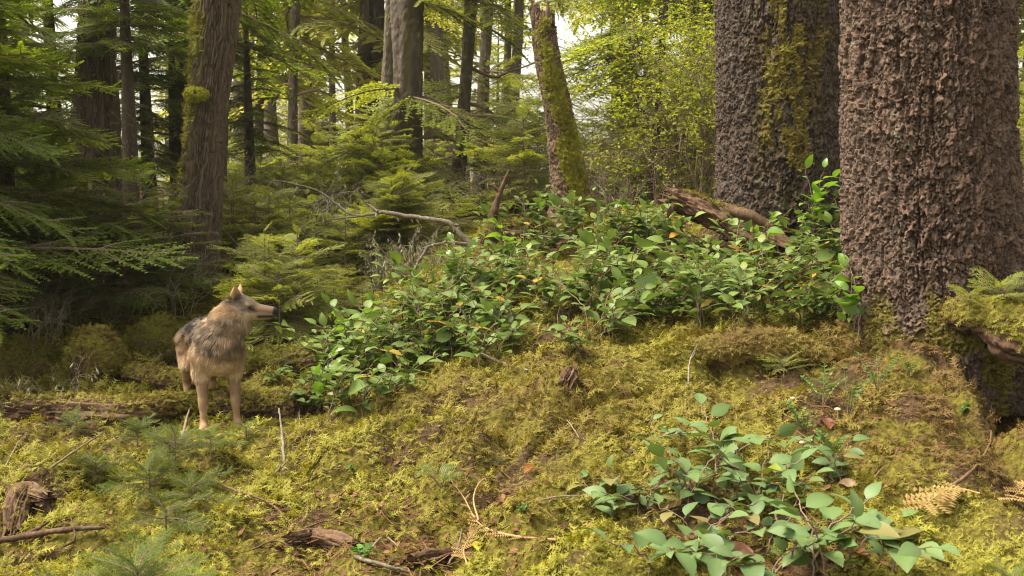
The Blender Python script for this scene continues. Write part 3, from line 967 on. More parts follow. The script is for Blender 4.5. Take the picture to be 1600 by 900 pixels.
rng = np.random.default_rng(77)
def ring(py0, py1, n, L, a0=0, a1=2 * math.pi):
    return [(py, rng.uniform(a0, a1), rng.uniform(-.35, .12), L * rng.uniform(.7, 1.25)) for py in np.linspace(py0, py1, n)]
PI = math.pi
trunk_boughs(*mid['c'], ring(-150, 40, 7, 1.6), B_MID, M_HEM_FAR, 1)
trunk_boughs(*mid['d'], [(150, -.9, -.25, 1.9), (165, -2.2, -.3, 1.5), (190, -.4, -.3, 1.6), (140, 3.6, -.1, 1.6), (205, 3.9, -.2, 1.7), (235, -2.6, -.25, 1.8), (245, -.7, -.3, 1.7)] + ring(-180, 0, 7, 1.8), B_MID, M_HEM_MID, 2,
             dead=[(150, .1, -.15, 1.3), (215, -.3, .1, 1.5)])
trunk_boughs(*mid['e'], [(130, 3.6, -.2, 1.5), (170, 3.9, -.25, 1.3), (180, -.5, -.2, 1.5), (225, -.9, -.25, 1.6), (240, 3.5, -.3, 1.6), (255, -.2, -.2, 1.6)] + ring(-180, 0, 6, 1.8), B_MID, M_HEM_MID, 3,
             dead=[(103, .05, .02, 1.0), (160, .1, -.1, .9), (150, 3.1, .15, 1.0), (195, .0, -.2, 1.3)])
trunk_boughs(*mid['f'], ring(-160, 0, 6, 2.0) + [(110, -.4, -.2, 2.0), (180, -.2, -.25, 2.0), (160, -.8, -.2, 2.0), (220, -.5, -.2, 2.2), (240, .3, -.2, 2.1)], B_MID, M_HEM_MID, 4,
             dead=[(190, -.2, -.1, 2.0), (205, -.5, 0, 1.6)])
trunk_boughs(*mid['g'], ring(-160, 60, 14, 2.2) + [(100, -.3, -.2, 1.6), (130, 3.0, -.25, 1.5)], B_FAR, M_HEM_FAR, 5, dead=[(90, 2.9, .1, 1.2), (150, .2, -.2, 1.5)])
trunk_boughs(*mid['h'], ring(-160, 140, 20, 2.2), B_FAR, M_HEM_FAR, 6)
trunk_boughs(*mid['i'], ring(-160, 120, 22, 2.4), B_FAR, M_HEM_FAR, 7)
trunk_boughs(*mid['j'], [(50, 3.1, -.08, 1.5), (40, -2.2, -.1, 1.3), (60, 3.4, -.1, 1.7), (85, 3.0, -.05, 1.4), (100, 3.3, -.12, 1.3), (95, -2.6, -.1, 1.2), (30, 2.6, -.1, 1.5), (75, 2.7, 0, 1.4),
                         (20, .2, -.1, 1.0), (115, 2.9, -.15, 1.2), (150, 3.6, -.2, .9)] + ring(-140, 0, 14, 1.6), B_MID, M_HEM_MID, 8,
             dead=[(130, 3.0, .15, .6), (170, .2, -.1, .6), (200, 3.4, .1, .6), (225, .2, .3, .7), (245, -.4, .2, .5)])
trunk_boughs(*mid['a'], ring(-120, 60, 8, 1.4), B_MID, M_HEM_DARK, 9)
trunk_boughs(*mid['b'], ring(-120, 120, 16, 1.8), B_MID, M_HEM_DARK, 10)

# ---- young dark hemlocks that fill the left of the picture
LEFTH = [  # px, depth, height, first bough, boughs, length, seed, label
 (-165, 8.0, 4.4, .9, 110, 2.1, 1, 'dense dark hemlock reaching in from the left edge with flat sprays'),
 (10, 9.2, 5.0, .9, 90, 1.35, 2, 'dark hemlock behind the left-edge sprays, its bare lower twigs showing'),
 (-25, 11.2, 5.5, 1.2, 90, 1.6, 7, 'deeply shaded hemlock farthest left behind the bare twigs'),
 (205, 10.6, 4.6, 2.3, 60, .95, 3, 'hemlock with layered sprays hanging across the dark cedar trunk'),
 (92, 13.0, 6.0, 1.0, 90, 1.7, 4, 'shaded hemlock behind the left side of the dark cedar trunk'),
 (235, 13.5, 5.2, 1.0, 80, 1.3, 5, 'shaded hemlock filling the gap between the dark cedar and the leaning trunk'),
 (395, 14.5, 4.2, 1.3, 50, .95, 6, 'hemlock with drooping sprays just right of the leaning furrowed trunk'),
]
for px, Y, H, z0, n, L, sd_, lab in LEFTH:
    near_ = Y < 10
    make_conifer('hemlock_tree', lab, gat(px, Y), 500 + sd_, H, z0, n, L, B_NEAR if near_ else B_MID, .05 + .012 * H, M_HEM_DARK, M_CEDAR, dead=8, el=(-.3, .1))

# ---- the far wood: individual trees behind
FAR_V = []
rng = np.random.default_rng(5)
far_spots = []
THIN = {(388, 23), (430, 30), (478, 27), (545, 34), (572, 26), (668, 30), (690, 24), (790, 36), (806, 29), (955, 33), (968, 38), (990, 35), (1006, 40), (1075, 30), (700, 42), (865, 44)}
for k in range(38):
    Y = rng.uniform(24, 62)
    px = rng.uniform(-60, 1640)
    far_spots.append((px, Y))
for px, Y in ((388, 23), (430, 30), (478, 27), (545, 34), (572, 26), (668, 30), (690, 24), (790, 36), (806, 29), (955, 33), (968, 38), (990, 35), (1006, 40), (1075, 30), (700, 42), (865, 44)):
    far_spots.append((px, Y))
far_spots.sort(key=lambda p: p[0])
def zone(px, table):
    for lim, words in table:
        if px < lim:
            return words
    return table[-1][1]
FARZ = [(110, 'left of the dark cedar'), (290, 'between dark cedar and leaning trunk'), (450, 'between leaning trunk and slender straight trunk'),
        (600, 'between slender straight trunk and thick trunk'), (735, 'behind the thick mid-distance trunk'), (840, 'seen left of the broken snag'),
        (960, 'just right of the broken snag'), (1110, 'around the thin crooked trunk'), (1560, 'behind the two big spruces'), (9999, 'right of the biggest spruce')]
def far_variant(seed, H, z0, n, L, rt, bark):
    tk, wood, fol = conifer(seed, H, z0, n, L, B_FAR, rt, el=(-.35, .1), taper=.7, dead=10)
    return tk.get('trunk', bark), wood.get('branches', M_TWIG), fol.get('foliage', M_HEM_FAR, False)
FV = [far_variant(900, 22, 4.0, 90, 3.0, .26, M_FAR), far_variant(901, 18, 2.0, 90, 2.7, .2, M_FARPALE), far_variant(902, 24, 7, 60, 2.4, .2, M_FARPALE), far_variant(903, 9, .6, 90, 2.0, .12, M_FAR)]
for i, (px, Y) in enumerate(far_spots):
    k = i % 4
    if 750 < px < 850 or 480 < px < 560:   # openings where the sky shows
        k = 3
    if (px, Y) in THIN:
        k = 2
    b = gat(px, Y, .1)
    words = ['tall', 'full', 'bare-stemmed', 'short bushy'][k]
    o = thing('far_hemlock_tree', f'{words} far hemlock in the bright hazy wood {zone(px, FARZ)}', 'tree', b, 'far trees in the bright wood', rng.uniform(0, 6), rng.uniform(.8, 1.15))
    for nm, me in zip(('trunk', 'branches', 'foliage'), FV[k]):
        link(nm, me, o)

# ---- saplings of the understorey
SAPV = []
for k, (H, n, L, mat) in enumerate([(.9, 26, .62, M_HEM_MID), (1.35, 34, .78, M_HEM_MID), (.65, 20, .50, M_HEM_MID), (2.1, 44, 1.0, M_HEM_MID), (1.1, 28, .7, M_HEM_DARK)]):
    tk, wood, fol = conifer(700 + k, H, .15 * H, n, L, B_SAP, .008 + .006 * H, el=(-.15, .18), taper=.45, dead=2 if H > 1.2 else 0, nth=6)
    SAPV.append((tk.get('stem', M_TWIG), wood.get('branches', M_TWIG), fol.get('foliage', mat, False), H))
SAPZ = [(110, 'at the left edge below the dark cedar'), (260, 'below the dark cedar'), (330, 'at the foot of the leaning furrowed trunk'), (470, 'behind the wolf head'), (580, 'right of the wolf below the bare limb'),
        (700, 'in front of the thick mid-distance trunk'), (800, 'left of the broken snag'), (960, 'around the foot of the snag'), (1130, 'behind the weathered log'), (1999, 'at the right edge')]
SIZEW = [(.8, 'low'), (1.3, 'knee-high'), (1.9, 'waist-high'), (9, 'tall')]
rng = np.random.default_rng(12)
sap_spots = []
for k in range(185):                     # (px, Y, kind)
    px = rng.choice([rng.uniform(-40, 280), rng.uniform(330, 660), rng.uniform(330, 800), rng.uniform(380, 640), rng.uniform(360, 660)])
    Y = rng.uniform(9.0, 11.2) if px < 280 else rng.uniform(8.8, 19)
    if 240 <= px < 440: Y = max(Y, 10.9)
    if px > 560: Y = max(Y, 10.8 + (px - 560) * .012)
    sap_spots.append((px, Y, 4 if px < 100 and rng.random() < .55 else 2 if px < 250 else int(rng.choice([0, 1, 2, 3], p=[.38, .27, .30, .05] if Y > 14 else [.45, .0, .55, 0]))))
for k in range(22):
    px = rng.uniform(760, 1130)
    sap_spots.append((px, rng.uniform(13, 20), int(rng.choice([0, 1, 3]))))
for k in range(30):
    p_ = on_ground(rng.uniform(395, 640), rng.uniform(450, 550))
    if proj(p_)[0] > 470 and proj(p_)[1] < 500: continue
    sap_spots.append((proj(p_)[0], p_[1], int(rng.choice([0, 2, 2]))))
for k in range(22):
    p_ = on_ground(rng.uniform(-20, 280), rng.uniform(435, 500))
    sap_spots.append((proj(p_)[0], p_[1], int(rng.choice([2, 4, 4]))))
for px, Y in ((1610, 9.5), (1590, 12), (1640, 10.5), (1600, 15)):
    sap_spots.append((px, Y, 3 if Y > 10 else 1))
for px, Y, k in sap_spots:
    s = rng.uniform(.75, 1.25)
    if 470 < px < 750 and Y < 10.6:
        k, s = 2, rng.uniform(.5, .75)
    h = SAPV[k][3] * s
    b = gat(px, Y)
    shade = 'dark' if k == 4 else 'yellow-green'
    o = thing('hemlock_sapling', f'{shade} {zone(h, SIZEW)} hemlock sapling with feathery sprays {zone(px, SAPZ)}', 'sapling', b, 'hemlock saplings of the understorey', rng.uniform(0, 6.28), s)
    for nm, me in zip(('stem', 'branches', 'foliage'), SAPV[k][:3]):
        link(nm, me, o)

# ---- twiggy shrubs: huckleberry in leaf, and bare lichen-hung thickets
def twiggy(seed, H, n_stems, spread, depth=4, rt=.012, leaf=0.0, leaf_n=2, lichen=0, droop=0.0, ang=.55):
    rng = np.random.default_rng(seed)
    wood, lv, lc = MB(), MB(), MB()
    LO, LD, LS = [], [], []
    def grow(p, d, l, r, dep):
        q = p + d * l * .5 + rng.normal(0, .05, 3) * l
        e = p + d * l + rng.normal(0, .09, 3) * l + np.array([0, 0, -droop * l])
        wood.tube([p, q, e], [r, r * .85, r * .7], 4 if dep < 2 else 3, cap=False)
        if leaf and dep >= depth - 1:
            for k in range(leaf_n):
                t = rng.random()
                LO.append(p + (e - p) * t); v = rng.normal(0, 1, 3); v[2] *= .4; LD.append(v); LS.append(leaf * rng.uniform(.6, 1.2))
        if lichen and dep >= 1 and rng.random() < .4:
            for k in range(lichen):
                lc.inst(LICH_V, LICH_F, basis(np.array([[rng.normal(0, .5), rng.normal(0, .5), -1]]), rng.normal(0, 1, (1, 3))), (p + (e - p) * rng.random())[None], [rng.uniform(.02, .06)], [rng.random()])
        if dep < depth:
            for k in range(int(rng.integers(2, 4))):
                v = d + rng.normal(0, ang, 3); v /= np.linalg.norm(v)
                grow(e if k else q, v, l * rng.uniform(.6, .9), r * .66, dep + 1)
    for k in range(n_stems):
        a = rng.uniform(0, 6.28); t = rng.uniform(.1, 1) * spread
        d = np.array([math.cos(a) * t, math.sin(a) * t, 1.0]); d /= np.linalg.norm(d)
        grow(np.array([rng.normal(0, .06), rng.normal(0, .06), -.05]), d, H * .33 * rng.uniform(.7, 1.1), rt, 0)
    if LO:
        LO, LD = np.array(LO), np.array(LD)
        up = np.array([0, 0, 1.0]) + rng.normal(0, .35, (len(LO), 3))
        lv.inst(SLEAF_V, SLEAF_F, basis(LD, up), LO, np.array(LS), rng.random(len(LO)))
    return wood, lv, lc
SLEAF_V = np.array([[0, 0, 0], [.35, -.28, .04], [.75, -.22, .03], [1, 0, -.04], [.75, .22, .03], [.35, .28, .04], [.5, 0, -.03]], float)
SLEAF_F = np.array([[0, 1, 6], [1, 2, 6], [2, 3, 6], [3, 4, 6], [4, 5, 6], [5, 0, 6]])
LICH_V = np.array([[0, 0, 0], [.5, -.12, .05], [1, .05, 0], [.45, .12, -.05], [.8, .2, .1], [.3, -.02, .15], [.9, -.2, .1]], float)
LICH_F = np.array([[0, 1, 2], [0, 2, 3], [0, 3, 4], [5, 6, 1]])

def shrub(name, label, loc, cat='shrub', group=None, rz=0, scale=1, woodm=M_TWIG, leafm=M_HUCK, **kw):
    w, l, c = twiggy(**kw)
    o = thing(name, label, cat, loc, group, rz, scale)
    link('stems', w.get('stems', woodm), o)
    if l.n: link('leaves', l.get('leaves', leafm, False), o)
    if c.n: tag(link('lichen', c.get('lichen', M_LICHEN, False), o), kind='stuff')
    return o
h1 = shrub('huckleberry_bush', 'tall bright yellow-green leafy bush against the dark spruce trunk', gat(1092, 12.5), seed=1, H=3.0, n_stems=12, spread=.32, depth=5, leaf=.050, leaf_n=7, rt=.016)
shrub('huckleberry_bush', 'tall yellow-green bush behind the bright leafy bush, left of the dark spruce', gat(1060, 14.5), seed=11, H=4.2, n_stems=10, spread=.35, depth=5, leaf=.055, leaf_n=7, rt=.016)
for k, (px, Y, H, lab) in enumerate([(975, 13.6, 1.6, 'thin-leaved twiggy bush right of the snag'), (925, 15, 1.8, 'sparse twiggy bush just behind the snag'), (1040, 13, 1.5, 'sparse leafy bush behind the weathered log'),
                                     (590, 15.0, 1.3, 'sparse yellow-green bush in front of the thick mid-distance trunk'), (800, 15.5, 1.6, 'sparse twiggy bush left of the snag'), (1600, 11, 1.6, 'bright leafy bush at the right edge past the biggest spruce'),
                                     (225, 10.2, 1.7, 'sparse leafy huckleberry between the cedar base and the leaning trunk'), (120, 9.3, 1.6, 'sparse huckleberry with tiny bright leaves before the dark cedar')]):
    shrub('huckleberry_bush', lab, gat(px, Y), seed=20 + k, H=H, n_stems=6, spread=.6, depth=4, leaf=.026, leaf_n=2 if k < 6 else 1, rt=.009)
# bare lichened thickets
for k, (px, Y, H, li, mt, lab) in enumerate([
    (430, 11.6, 1.75, 2, M_DEADTWIG, 'bare brown thicket hung with pale lichen, right of the leaning trunk'),
    (505, 12.0, 1.6, 3, M_DEADTWIG, 'tangle of dead twigs tufted with pale lichen above the young hemlocks'),
    (560, 12.4, 1.45, 3, M_DEADTWIG, 'dead twiggy thicket with pale lichen left of the thick mid-distance trunk'),
    (385, 13.0, 1.7, 1, M_DEADTWIG, 'bare brown brush close against the right side of the leaning trunk'),
    (690, 15.0, 1.4, 0, M_DEADTWIG, 'bare dark brush between the mid-distance trunks'),
    (790, 14.0, 1.5, 0, M_DEADTWIG, 'bare brown brush left of the snag'),
    (650, 9.6, .75, 3, M_DEADTWIG, 'low dead bush with grey lichen tufts left of the salal slope'),
    (605, 10.1, .6, 3, M_DEADTWIG, 'small dead bush with lichen tufts farther left of the salal slope'),
    (960, 12.6, 1.2, 0, M_DEADTWIG, 'bare brown brush right of the snag')]):
    shrub('dead_bush', lab, gat(px, Y), seed=40 + k, H=H, n_stems=7, spread=.9, depth=4, rt=.010, lichen=li, woodm=mt, ang=.6)
# pale bare twigs on the left
for k, (px, Y, H, sc, lab) in enumerate([(40, 8.0, 1.15, 1.0, 'bare branching twigs in front of the left-edge hemlock'), (275, 9.4, .9, 1, 'pale crooked bare twigs in front of the leaning furrowed trunk'),
                                     (60, 7.0, .55, 1, 'grey lichened dead spray lying on the moss left of the mossy stump'), (-30, 8.6, 1.2, 1, 'bare twigs at the very left edge')]):
    shrub('bare_twigs', lab, gat(px, Y), 'twigs', seed=60 + k, H=H, n_stems=4 if k != 2 else 7, spread=.9 if k != 2 else 2.6, depth=4, rt=.006, woodm=M_PALETWIG if k == 1 else M_DEADTWIG, ang=.5, lichen=0 if k != 2 else 1)
# ------------------------------------------------------------------ salal
def leaf_template(n=6, w=.30, fold=.10, droop=.16, cup=0.0):
    t = np.linspace(0, 1, n)
    prof = w * np.sin(np.pi * t ** .80) ** .8 * (1 - .12 * t)
    prof[0], prof[-1] = .02, .0
    V = []
    for k in range(n):
        z = -droop * t[k] ** 2 + .04 * math.sin(t[k] * 3)
        V += [[t[k], -prof[k], z + fold * prof[k] / w - cup * (prof[k] / w) ** 2], [t[k], 0, z], [t[k], prof[k], z + fold * prof[k] / w - cup * (prof[k] / w) ** 2]]
    F = []
    for k in range(n - 1):
        a = 3 * k
        F += [[a, a + 3, a + 4, a + 1], [a + 1, a + 4, a + 5, a + 2]]
    return np.array(V), np.array(F)
LEAF_T = [leaf_template(7, .31, .07, .14), leaf_template(7, .34, .13, .22, .03), leaf_template(7, .29, .03, .30, .05)]

VEIN = np.array([(-.08, .30, -.08) if k % 2 else (.06, .30, .06) for k in range(7)]).ravel()
def salal(seed, n_stems, H, spread, leaf, gap, lean=(0, 0), upright=.5):
    rng = np.random.default_rng(seed)
    wood, lv = MB(), MB()
    T, X, U, S, A = [], [], [], [], []
    for k in range(n_stems):
        a = rng.uniform(0, 6.28)
        sp = spread * rng.uniform(.25, 1)
        h = H * rng.uniform(.55, 1.1)
        p0 = np.array([rng.normal(0, .05), rng.normal(0, .05), -.03])
        e = np.array([math.cos(a) * sp + lean[0] * h, math.sin(a) * sp + lean[1] * h, h])
        m = p0 + (e - p0) * .5 + np.array([-.25 * e[0], -.25 * e[1], .12 * h])
        pts = smooth_path([p0, m, e], 14)
        pts[1:-1] += rng.normal(0, .006, (12, 3))
        wood.tube(pts, np.linspace(.0042, .002, 14), 4, tint=rng.random(), cap=False)
        seg = np.linalg.norm(np.diff(pts, axis=0), axis=1); cum = np.concatenate([[0], np.cumsum(seg)])
        sgn = 1
        for d in np.arange(cum[-1] * rng.uniform(.18, .35), cum[-1] + .001, gap):
            p = np.array([np.interp(d, cum, pts[:, i]) for i in range(3)])
            i = min(np.searchsorted(cum, d), 13); t = pts[i] - pts[i - 1]; t /= np.linalg.norm(t)
            side = np.cross(t, [0, 0, 1]); side /= np.linalg.norm(side) + 1e-6
            sgn = -sgn
            last = d + gap > cum[-1]
            x = (t * (.9 if last else .45) + side * sgn * (.15 if last else .9) + np.array([0, 0, upright * rng.uniform(-.5, .6)])) + rng.normal(0, .18, 3)
            x /= np.linalg.norm(x)
            q = p + x * .022
            wood.tube([p, q], [.0016, .0012], 3, cap=False)
            T.append(q); X.append(x); U.append(np.array([0, 0, 1.0]) + rng.normal(0, .30, 3) + .25 * side * sgn); S.append(leaf * rng.choice([.55, .8, 1, 1.2]) * rng.uniform(.85, 1.1) * (.75 if last else 1)); A.append(rng.uniform(1.2, 1.7) if rng.random() < .022 else np.clip(.35 + rng.normal(0, .22) + .35 * (d / cum[-1]) ** 2, 0, 1))
    M = basis(np.array(X), np.array(U)); T = np.array(T); S = np.array(S); A = np.array(A)
    pk = rng.integers(0, 3, len(S))
    for k in range(3):
        s = pk == k
        if s.any(): lv.inst(*LEAF_T[k], M[s], T[s], S[s], A[s], VEIN)
    return wood, lv
def salal_meshes(*a, mat=None, **k):
    w, l = salal(*a, **k)
    return w.get('stems', M_TWIG), l.get('leaves', mat or M_SALAL)
def put_salal(label, loc, meshes, rz=0, s=1.0, group='salal shrubs of the slope'):
    o = thing('salal_shrub', label, 'shrub', loc, group, rz, s)
    link('stems', meshes[0], o); link('leaves', meshes[1], o)
    return o
SV = [salal_meshes(800 + k, n, H, sp, .114, .055, upright=.3) for k, (n, H, sp) in enumerate([(6, .32, .32), (7, .40, .36), (5, .26, .30), (6, .48, .30), (8, .30, .42)])]
SLOPEZ = [(560, 'at the left tip of the thicket by the wolf'), (690, 'on the left end of the slope'), (790, 'on the slope below the bare limb'), (930, 'on the slope below the snag'), (1060, 'on the slope left of the weathered log'),
          (1190, 'on the slope below the weathered log'), (1400, 'beside the foot of the biggest spruce')]
rng = np.random.default_rng(42)
slope = []
for py, x0, x1, n in ((372, 770, 1010, 7), (385, 1190, 1320, 4), (405, 745, 1320, 14), (440, 695, 1320, 17), (475, 655, 1320, 18), (508, 620, 1310, 17), (540, 575, 960, 11), (572, 500, 760, 8), (610, 478, 640, 6), (650, 490, 590, 3)):
    for k in range(n):
        slope.append((x0 + (k + rng.uniform(.15, .85)) * (x1 - x0) / n, py + rng.uniform(-12, 12)))
for px, py in slope:
    if np.hypot(px - 880, (py - 425) * 1.2) < 38 or np.hypot(px - 1120, (py - 410) * 1.2) < 30 or np.hypot(px - 850, (py - 545)) < 35:
        continue
    k = int(rng.integers(0, 5))
    row = 'upper' if py < 425 else 'middle' if py < 490 else 'lower'
    b = on_ground(px, py)
    if vnoise(np.array([b[0] * 1.6]), np.array([b[1] * 1.6]), seed=90)[0] < -.62: continue      # moss shows between
    if any(np.hypot(b[0] - x, b[1] - y) < r + .05 for x, y, r in KEEP_OFF): continue
    word = ['spreading', 'bushy', 'low', 'upright', 'broad'][k]
    put_salal(f'{word} salal in the {row} thicket {zone(px, SLOPEZ)}', b - [0, 0, .02], SV[k], rng.uniform(0, 6.28), rng.uniform(.8, 1.2))
# the tall fresh shoots that stand out
YS_ = [salal_meshes(830 + k, n, H, sp, l, g, mat=M_SALAL_YOUNG, upright=1.1) for k, (n, H, sp, l, g) in enumerate([(4, .62, .16, .115, .065), (2, .55, .12, .125, .09), (4, .36, .25, .115, .07)])]
put_salal('tall fresh salal shoot with bright upright leaves between the two big spruces', on_ground(1265, 392), YS_[0], .6, 1.12)
put_salal('salal shoot with one large bright leaf standing up before the snag', on_ground(838, 372), YS_[1], 2.0, .85)
for px, py, w in ((505, 640, 'bright young salal at the left tip of the thicket nearest the wolf'), (600, 470 + 75, 'bright young salal on the left edge of the thicket'), (790, 420, 'bright young salal beside the upright mossy stub'), (985, 395, 'bright young salal left of the weathered log'),
                  (545, 570, 'bright young salal sprig right of the wolf chest'), (1190, 420, 'bright young salal below the broken end of the weathered log'), (715, 450, 'bright young salal high on the left end of the slope')):
    put_salal(w, on_ground(px, py), YS_[2], px * .1, 1.0)
put_salal('small salal sprig with rounded leaves behind the wolf front leg', on_ground(425, 606) , SV[2], 1.0, .7, 'lone salal sprigs')
put_salal('salal sprig with pale broad leaves at the left foot of the biggest spruce', on_ground(1335, 530), YS_[2], 2.2, 1.1, 'lone salal sprigs')
# the nearer patch at the lower right
NV = [salal_meshes(850 + k, n, H, sp, .114, .060, upright=.3, mat=M_SALAL_NEAR) for k, (n, H, sp) in enumerate([(5, .20, .25), (6, .26, .22), (4, .15, .26)])]
NEARZ = {0: 'sprawling', 1: 'bushy', 2: 'low'}
for k, (px, py, lab) in enumerate([
    (1000, 800, 'sprawling broad-leaved salal at the left end of the near patch'), (1075, 790, 'bushy broad-leaved salal left of centre in the near patch'), (1135, 745, 'taller salal at the top of the near patch'),
    (1190, 800, 'salal with a yellow-green leaf in the middle of the near patch'), (1050, 890, 'broad-leaved salal at the bottom edge left of the litter'), (945, 815, 'small salal sprig trailing left of the near patch'),
    (1255, 790, 'sprawling salal in the right half of the near patch'), (1280, 890, 'big-leaved salal at the bottom edge of the near patch'), (1370, 880, 'big-leaved salal at the right end of the near patch by the root ridge'),
    (1105, 850, 'low salal leaves above the brown litter of the near patch'), (1310, 740, 'salal sprig reaching toward the root ridge'), (1170, 905, 'low salal at the bottom edge right of the litter'), (1020, 700, 'thin salal sprig rising at the top left of the near patch'), (1225, 850, 'salal leaves just right of the brown litter')]):
    v = NV[(0, 1, 1, 1, 2, 2, 0, 1, 0, 2, 2, 2, 2, 2)[k]]
    put_salal(lab, on_ground(px, py) - [0, 0, .015], v, k * 1.7, (1.0, 1.0, 1.15, 1, 1.1, .8, 1, 1.1, 1.1, .9, .8, 1, .75, .9)[k], 'salal shrubs of the near patch')
# ------------------------------------------------------------------ fallen wood
def log_np(path, rad, n=72, step=.014, seed=0, lump=.15, furrow=.012, ends=True):
    L = np.linalg.norm(np.diff(np.asarray(path, float), axis=0), axis=1).sum()
    m = max(8, int(L / step))
    P = smooth_path(path, m)
    r = np.interp(np.linspace(0, 1, m), np.linspace(0, 1, len(rad)), rad)
    T, A, B = frames(P)
    th = np.arange(n) * 2 * math.pi / n
    TH, S = np.meshgrid(th, np.linspace(0, L, m))
    c, s_ = np.cos(TH), np.sin(TH)
    rr = r[:, None] * (1 + lump * vnoise(c * 1.4 + seed, s_ * 1.4, S * 4, seed) + lump * .5 * vnoise(c * 3, s_ * 3, S * 9, seed + 1))
    f1, f2, idr, _, _ = worley((TH / (2 * math.pi) * 22 + .8 * vnoise(c * 2, s_ * 2, S * 4, 6)) % 22, S * 3 + .8 * vnoise(c * 3, s_ * 3, S * 6, 3), 22, seed)
    rr = rr + furrow * (1.2 * sstep(0, .25, f2 - f1) - .8 + .9 * idr + .5 * vnoise(c * 9, s_ * 9, S * 8, seed + 4))
    V = P[:, None] + rr[..., None] * (c[..., None] * A[:, None] + s_[..., None] * B[:, None])
    jag = furrow * 2.5 * vnoise(np.cos(th) * 5, np.sin(th) * 5, None, seed)
    V[0] += T[0] * jag[:, None] * 1.5; V[-1] += T[-1] * jag[:, None] * 1.5
    Nn = (c[..., None] * A[:, None] + s_[..., None] * B[:, None])
    i = np.arange(m - 1)[:, None] * n; j = np.arange(n)[None]; j2 = (j + 1) % n
    F = np.stack([i + j, i + n + j, i + n + j2, i + j2], -1).reshape(-1, 4)[:, ::-1]
    Vf = np.vstack([V.reshape(-1, 3), (P[0] + T[0] * .03)[None], (P[-1] - T[-1] * .03)[None]])
    k0 = (m - 1) * n
    F3 = np.array([[(a + 1) % n, a, len(Vf) - 2] for a in range(n)] + [[k0 + a, k0 + (a + 1) % n, len(Vf) - 1] for a in range(n)])[:, ::-1]
    tint = np.append(idr.ravel(), [.5, .5])
    return Vf, [F, F3], tint, V, Nn, S / L

def fallen(name, label, cat, path, rad, mat, moss_n=0, moss_f=None, size=.035, seed=0, group=None, extra=None, mossm=None, partname='wood', **kw):
    path = np.asarray(path, float)
    base = path.mean(0)
    V, F, tint, G, Nn, S = log_np(path, rad, seed=seed, **kw)
    o = thing(name, label, cat, base, group)
    mb = MB()
    link(partname, mesh_np(partname, V - base, F, mat, True, {'tint': tint, 'moss': np.zeros(len(V))}), o)
    if extra:
        for nm, pts, rr in extra:
            b2 = MB(); b2.tube(smooth_path(np.asarray(pts, float) - base, 12), np.interp(np.linspace(0, 1, 12), np.linspace(0, 1, len(rr)), rr), 8)
            link(nm, b2.get(nm, mat), o)
    if moss_n:
        rng = np.random.default_rng(seed)
        w = np.clip(Nn[..., 2] + (.45 if seed == 36 else .25), 0, 1) * (1 if moss_f is None else moss_f(S, Nn[..., 2]))
        p = (w / w.sum()).ravel()
        k = rng.choice(len(p), moss_n, p=p)
        i, j = np.divmod(k, G.shape[1])
        P, n_ = G[i, j] + rng.normal(0, .006, (moss_n, 3)), Nn[i, j]
        t = np.clip(.55 + .6 * fbm(P[:, 0] * 4, P[:, 1] * 4, P[:, 2] * 4, 2, seed) + rng.normal(0, .15, moss_n), 0, 1)
        scatter_moss(mb, P - base, n_, size * rng.uniform(.6, 1.4, moss_n), t, rng, .5)
        link('moss', mb.get('moss', mossm or M_MOSS, False), o)
    return o
def G(px, py, up=0.0):
    return on_ground(px, py) + [0, 0, up]
def A_(px, py, Y):
    return at(px, py, Y)

fallen('fallen_log', 'crumbling reddish log lying behind the wolf, bare at left and mossy at right', 'log',
       [G(20, 655, .05), G(110, 662, .06), G(200, 662, .06), G(300, 652, .06), G(390, 648, .06), G(480, 645, .05)], [.07, .085, .09, .085, .085, .08], M_ROT, 5200,
       lambda S, nz: .06 + .94 * sstep(.33, .46, S) + .55 * sstep(.75, .95, nz), .04, 1, lump=.25, furrow=.02)
fallen('fallen_log', 'small mossy log with a dark broken end under the wolf front paws', 'log',
       [A_(322, 696, 6.42), A_(370, 690, 6.42), A_(430, 682, 6.45), A_(500, 668, 6.55)], [.055, .065, .06, .05], M_ROT, 2200, lambda S, nz: sstep(.03, .12, S), .036, 2, lump=.2)
fallen('fallen_branch', 'mossy branch lying on the flat between the mossy stump and the wolf', 'branch',
       [G(180, 588, .03), G(235, 600, .04), G(300, 612, .04)], [.05, .06, .055], M_ROT, 1500, None, .04, 3, lump=.2)
fallen('fallen_branch', 'mossy branch behind the wolf, level with its legs at the right', 'branch',
       [G(385, 585, .06), G(440, 582, .07), G(520, 575, .06)], [.09, .11, .10], M_ROT, 2200, None, .045, 13, lump=.2, mossm=M_MOSS_G)
# gnarled weathered log on the right of the slope
fallen('weathered_log', 'weathered broken log poking up before the dark mossy spruce', 'log',
       [A_(1042, 308, 8.3), A_(1075, 318, 8.25), A_(1120, 338, 8.15), A_(1170, 365, 8.05), A_(1220, 392, 7.95)], [.05, .075, .085, .11, .12], M_ROT, 900, lambda S, nz: sstep(.8, .98, nz) * sstep(.1, .3, S), .028, 4, lump=.35, furrow=.022,
       extra=[('stub', [A_(1060, 312, 8.25), A_(1050, 325, 8.2), A_(1042, 340, 8.18)], [.04, .03, .008]), ('stub', [A_(1140, 330, 8.1), A_(1175, 338, 8.0), A_(1205, 358, 7.95)], [.05, .045, .02]),
              ('stub', [A_(1190, 375, 8.0), A_(1175, 395, 7.95), A_(1165, 412, 7.9)], [.05, .04, .02]), ('stub', [A_(1045, 306, 8.3), A_(1049, 299, 8.3), A_(1056, 296, 8.3)], [.04, .03, .012])])
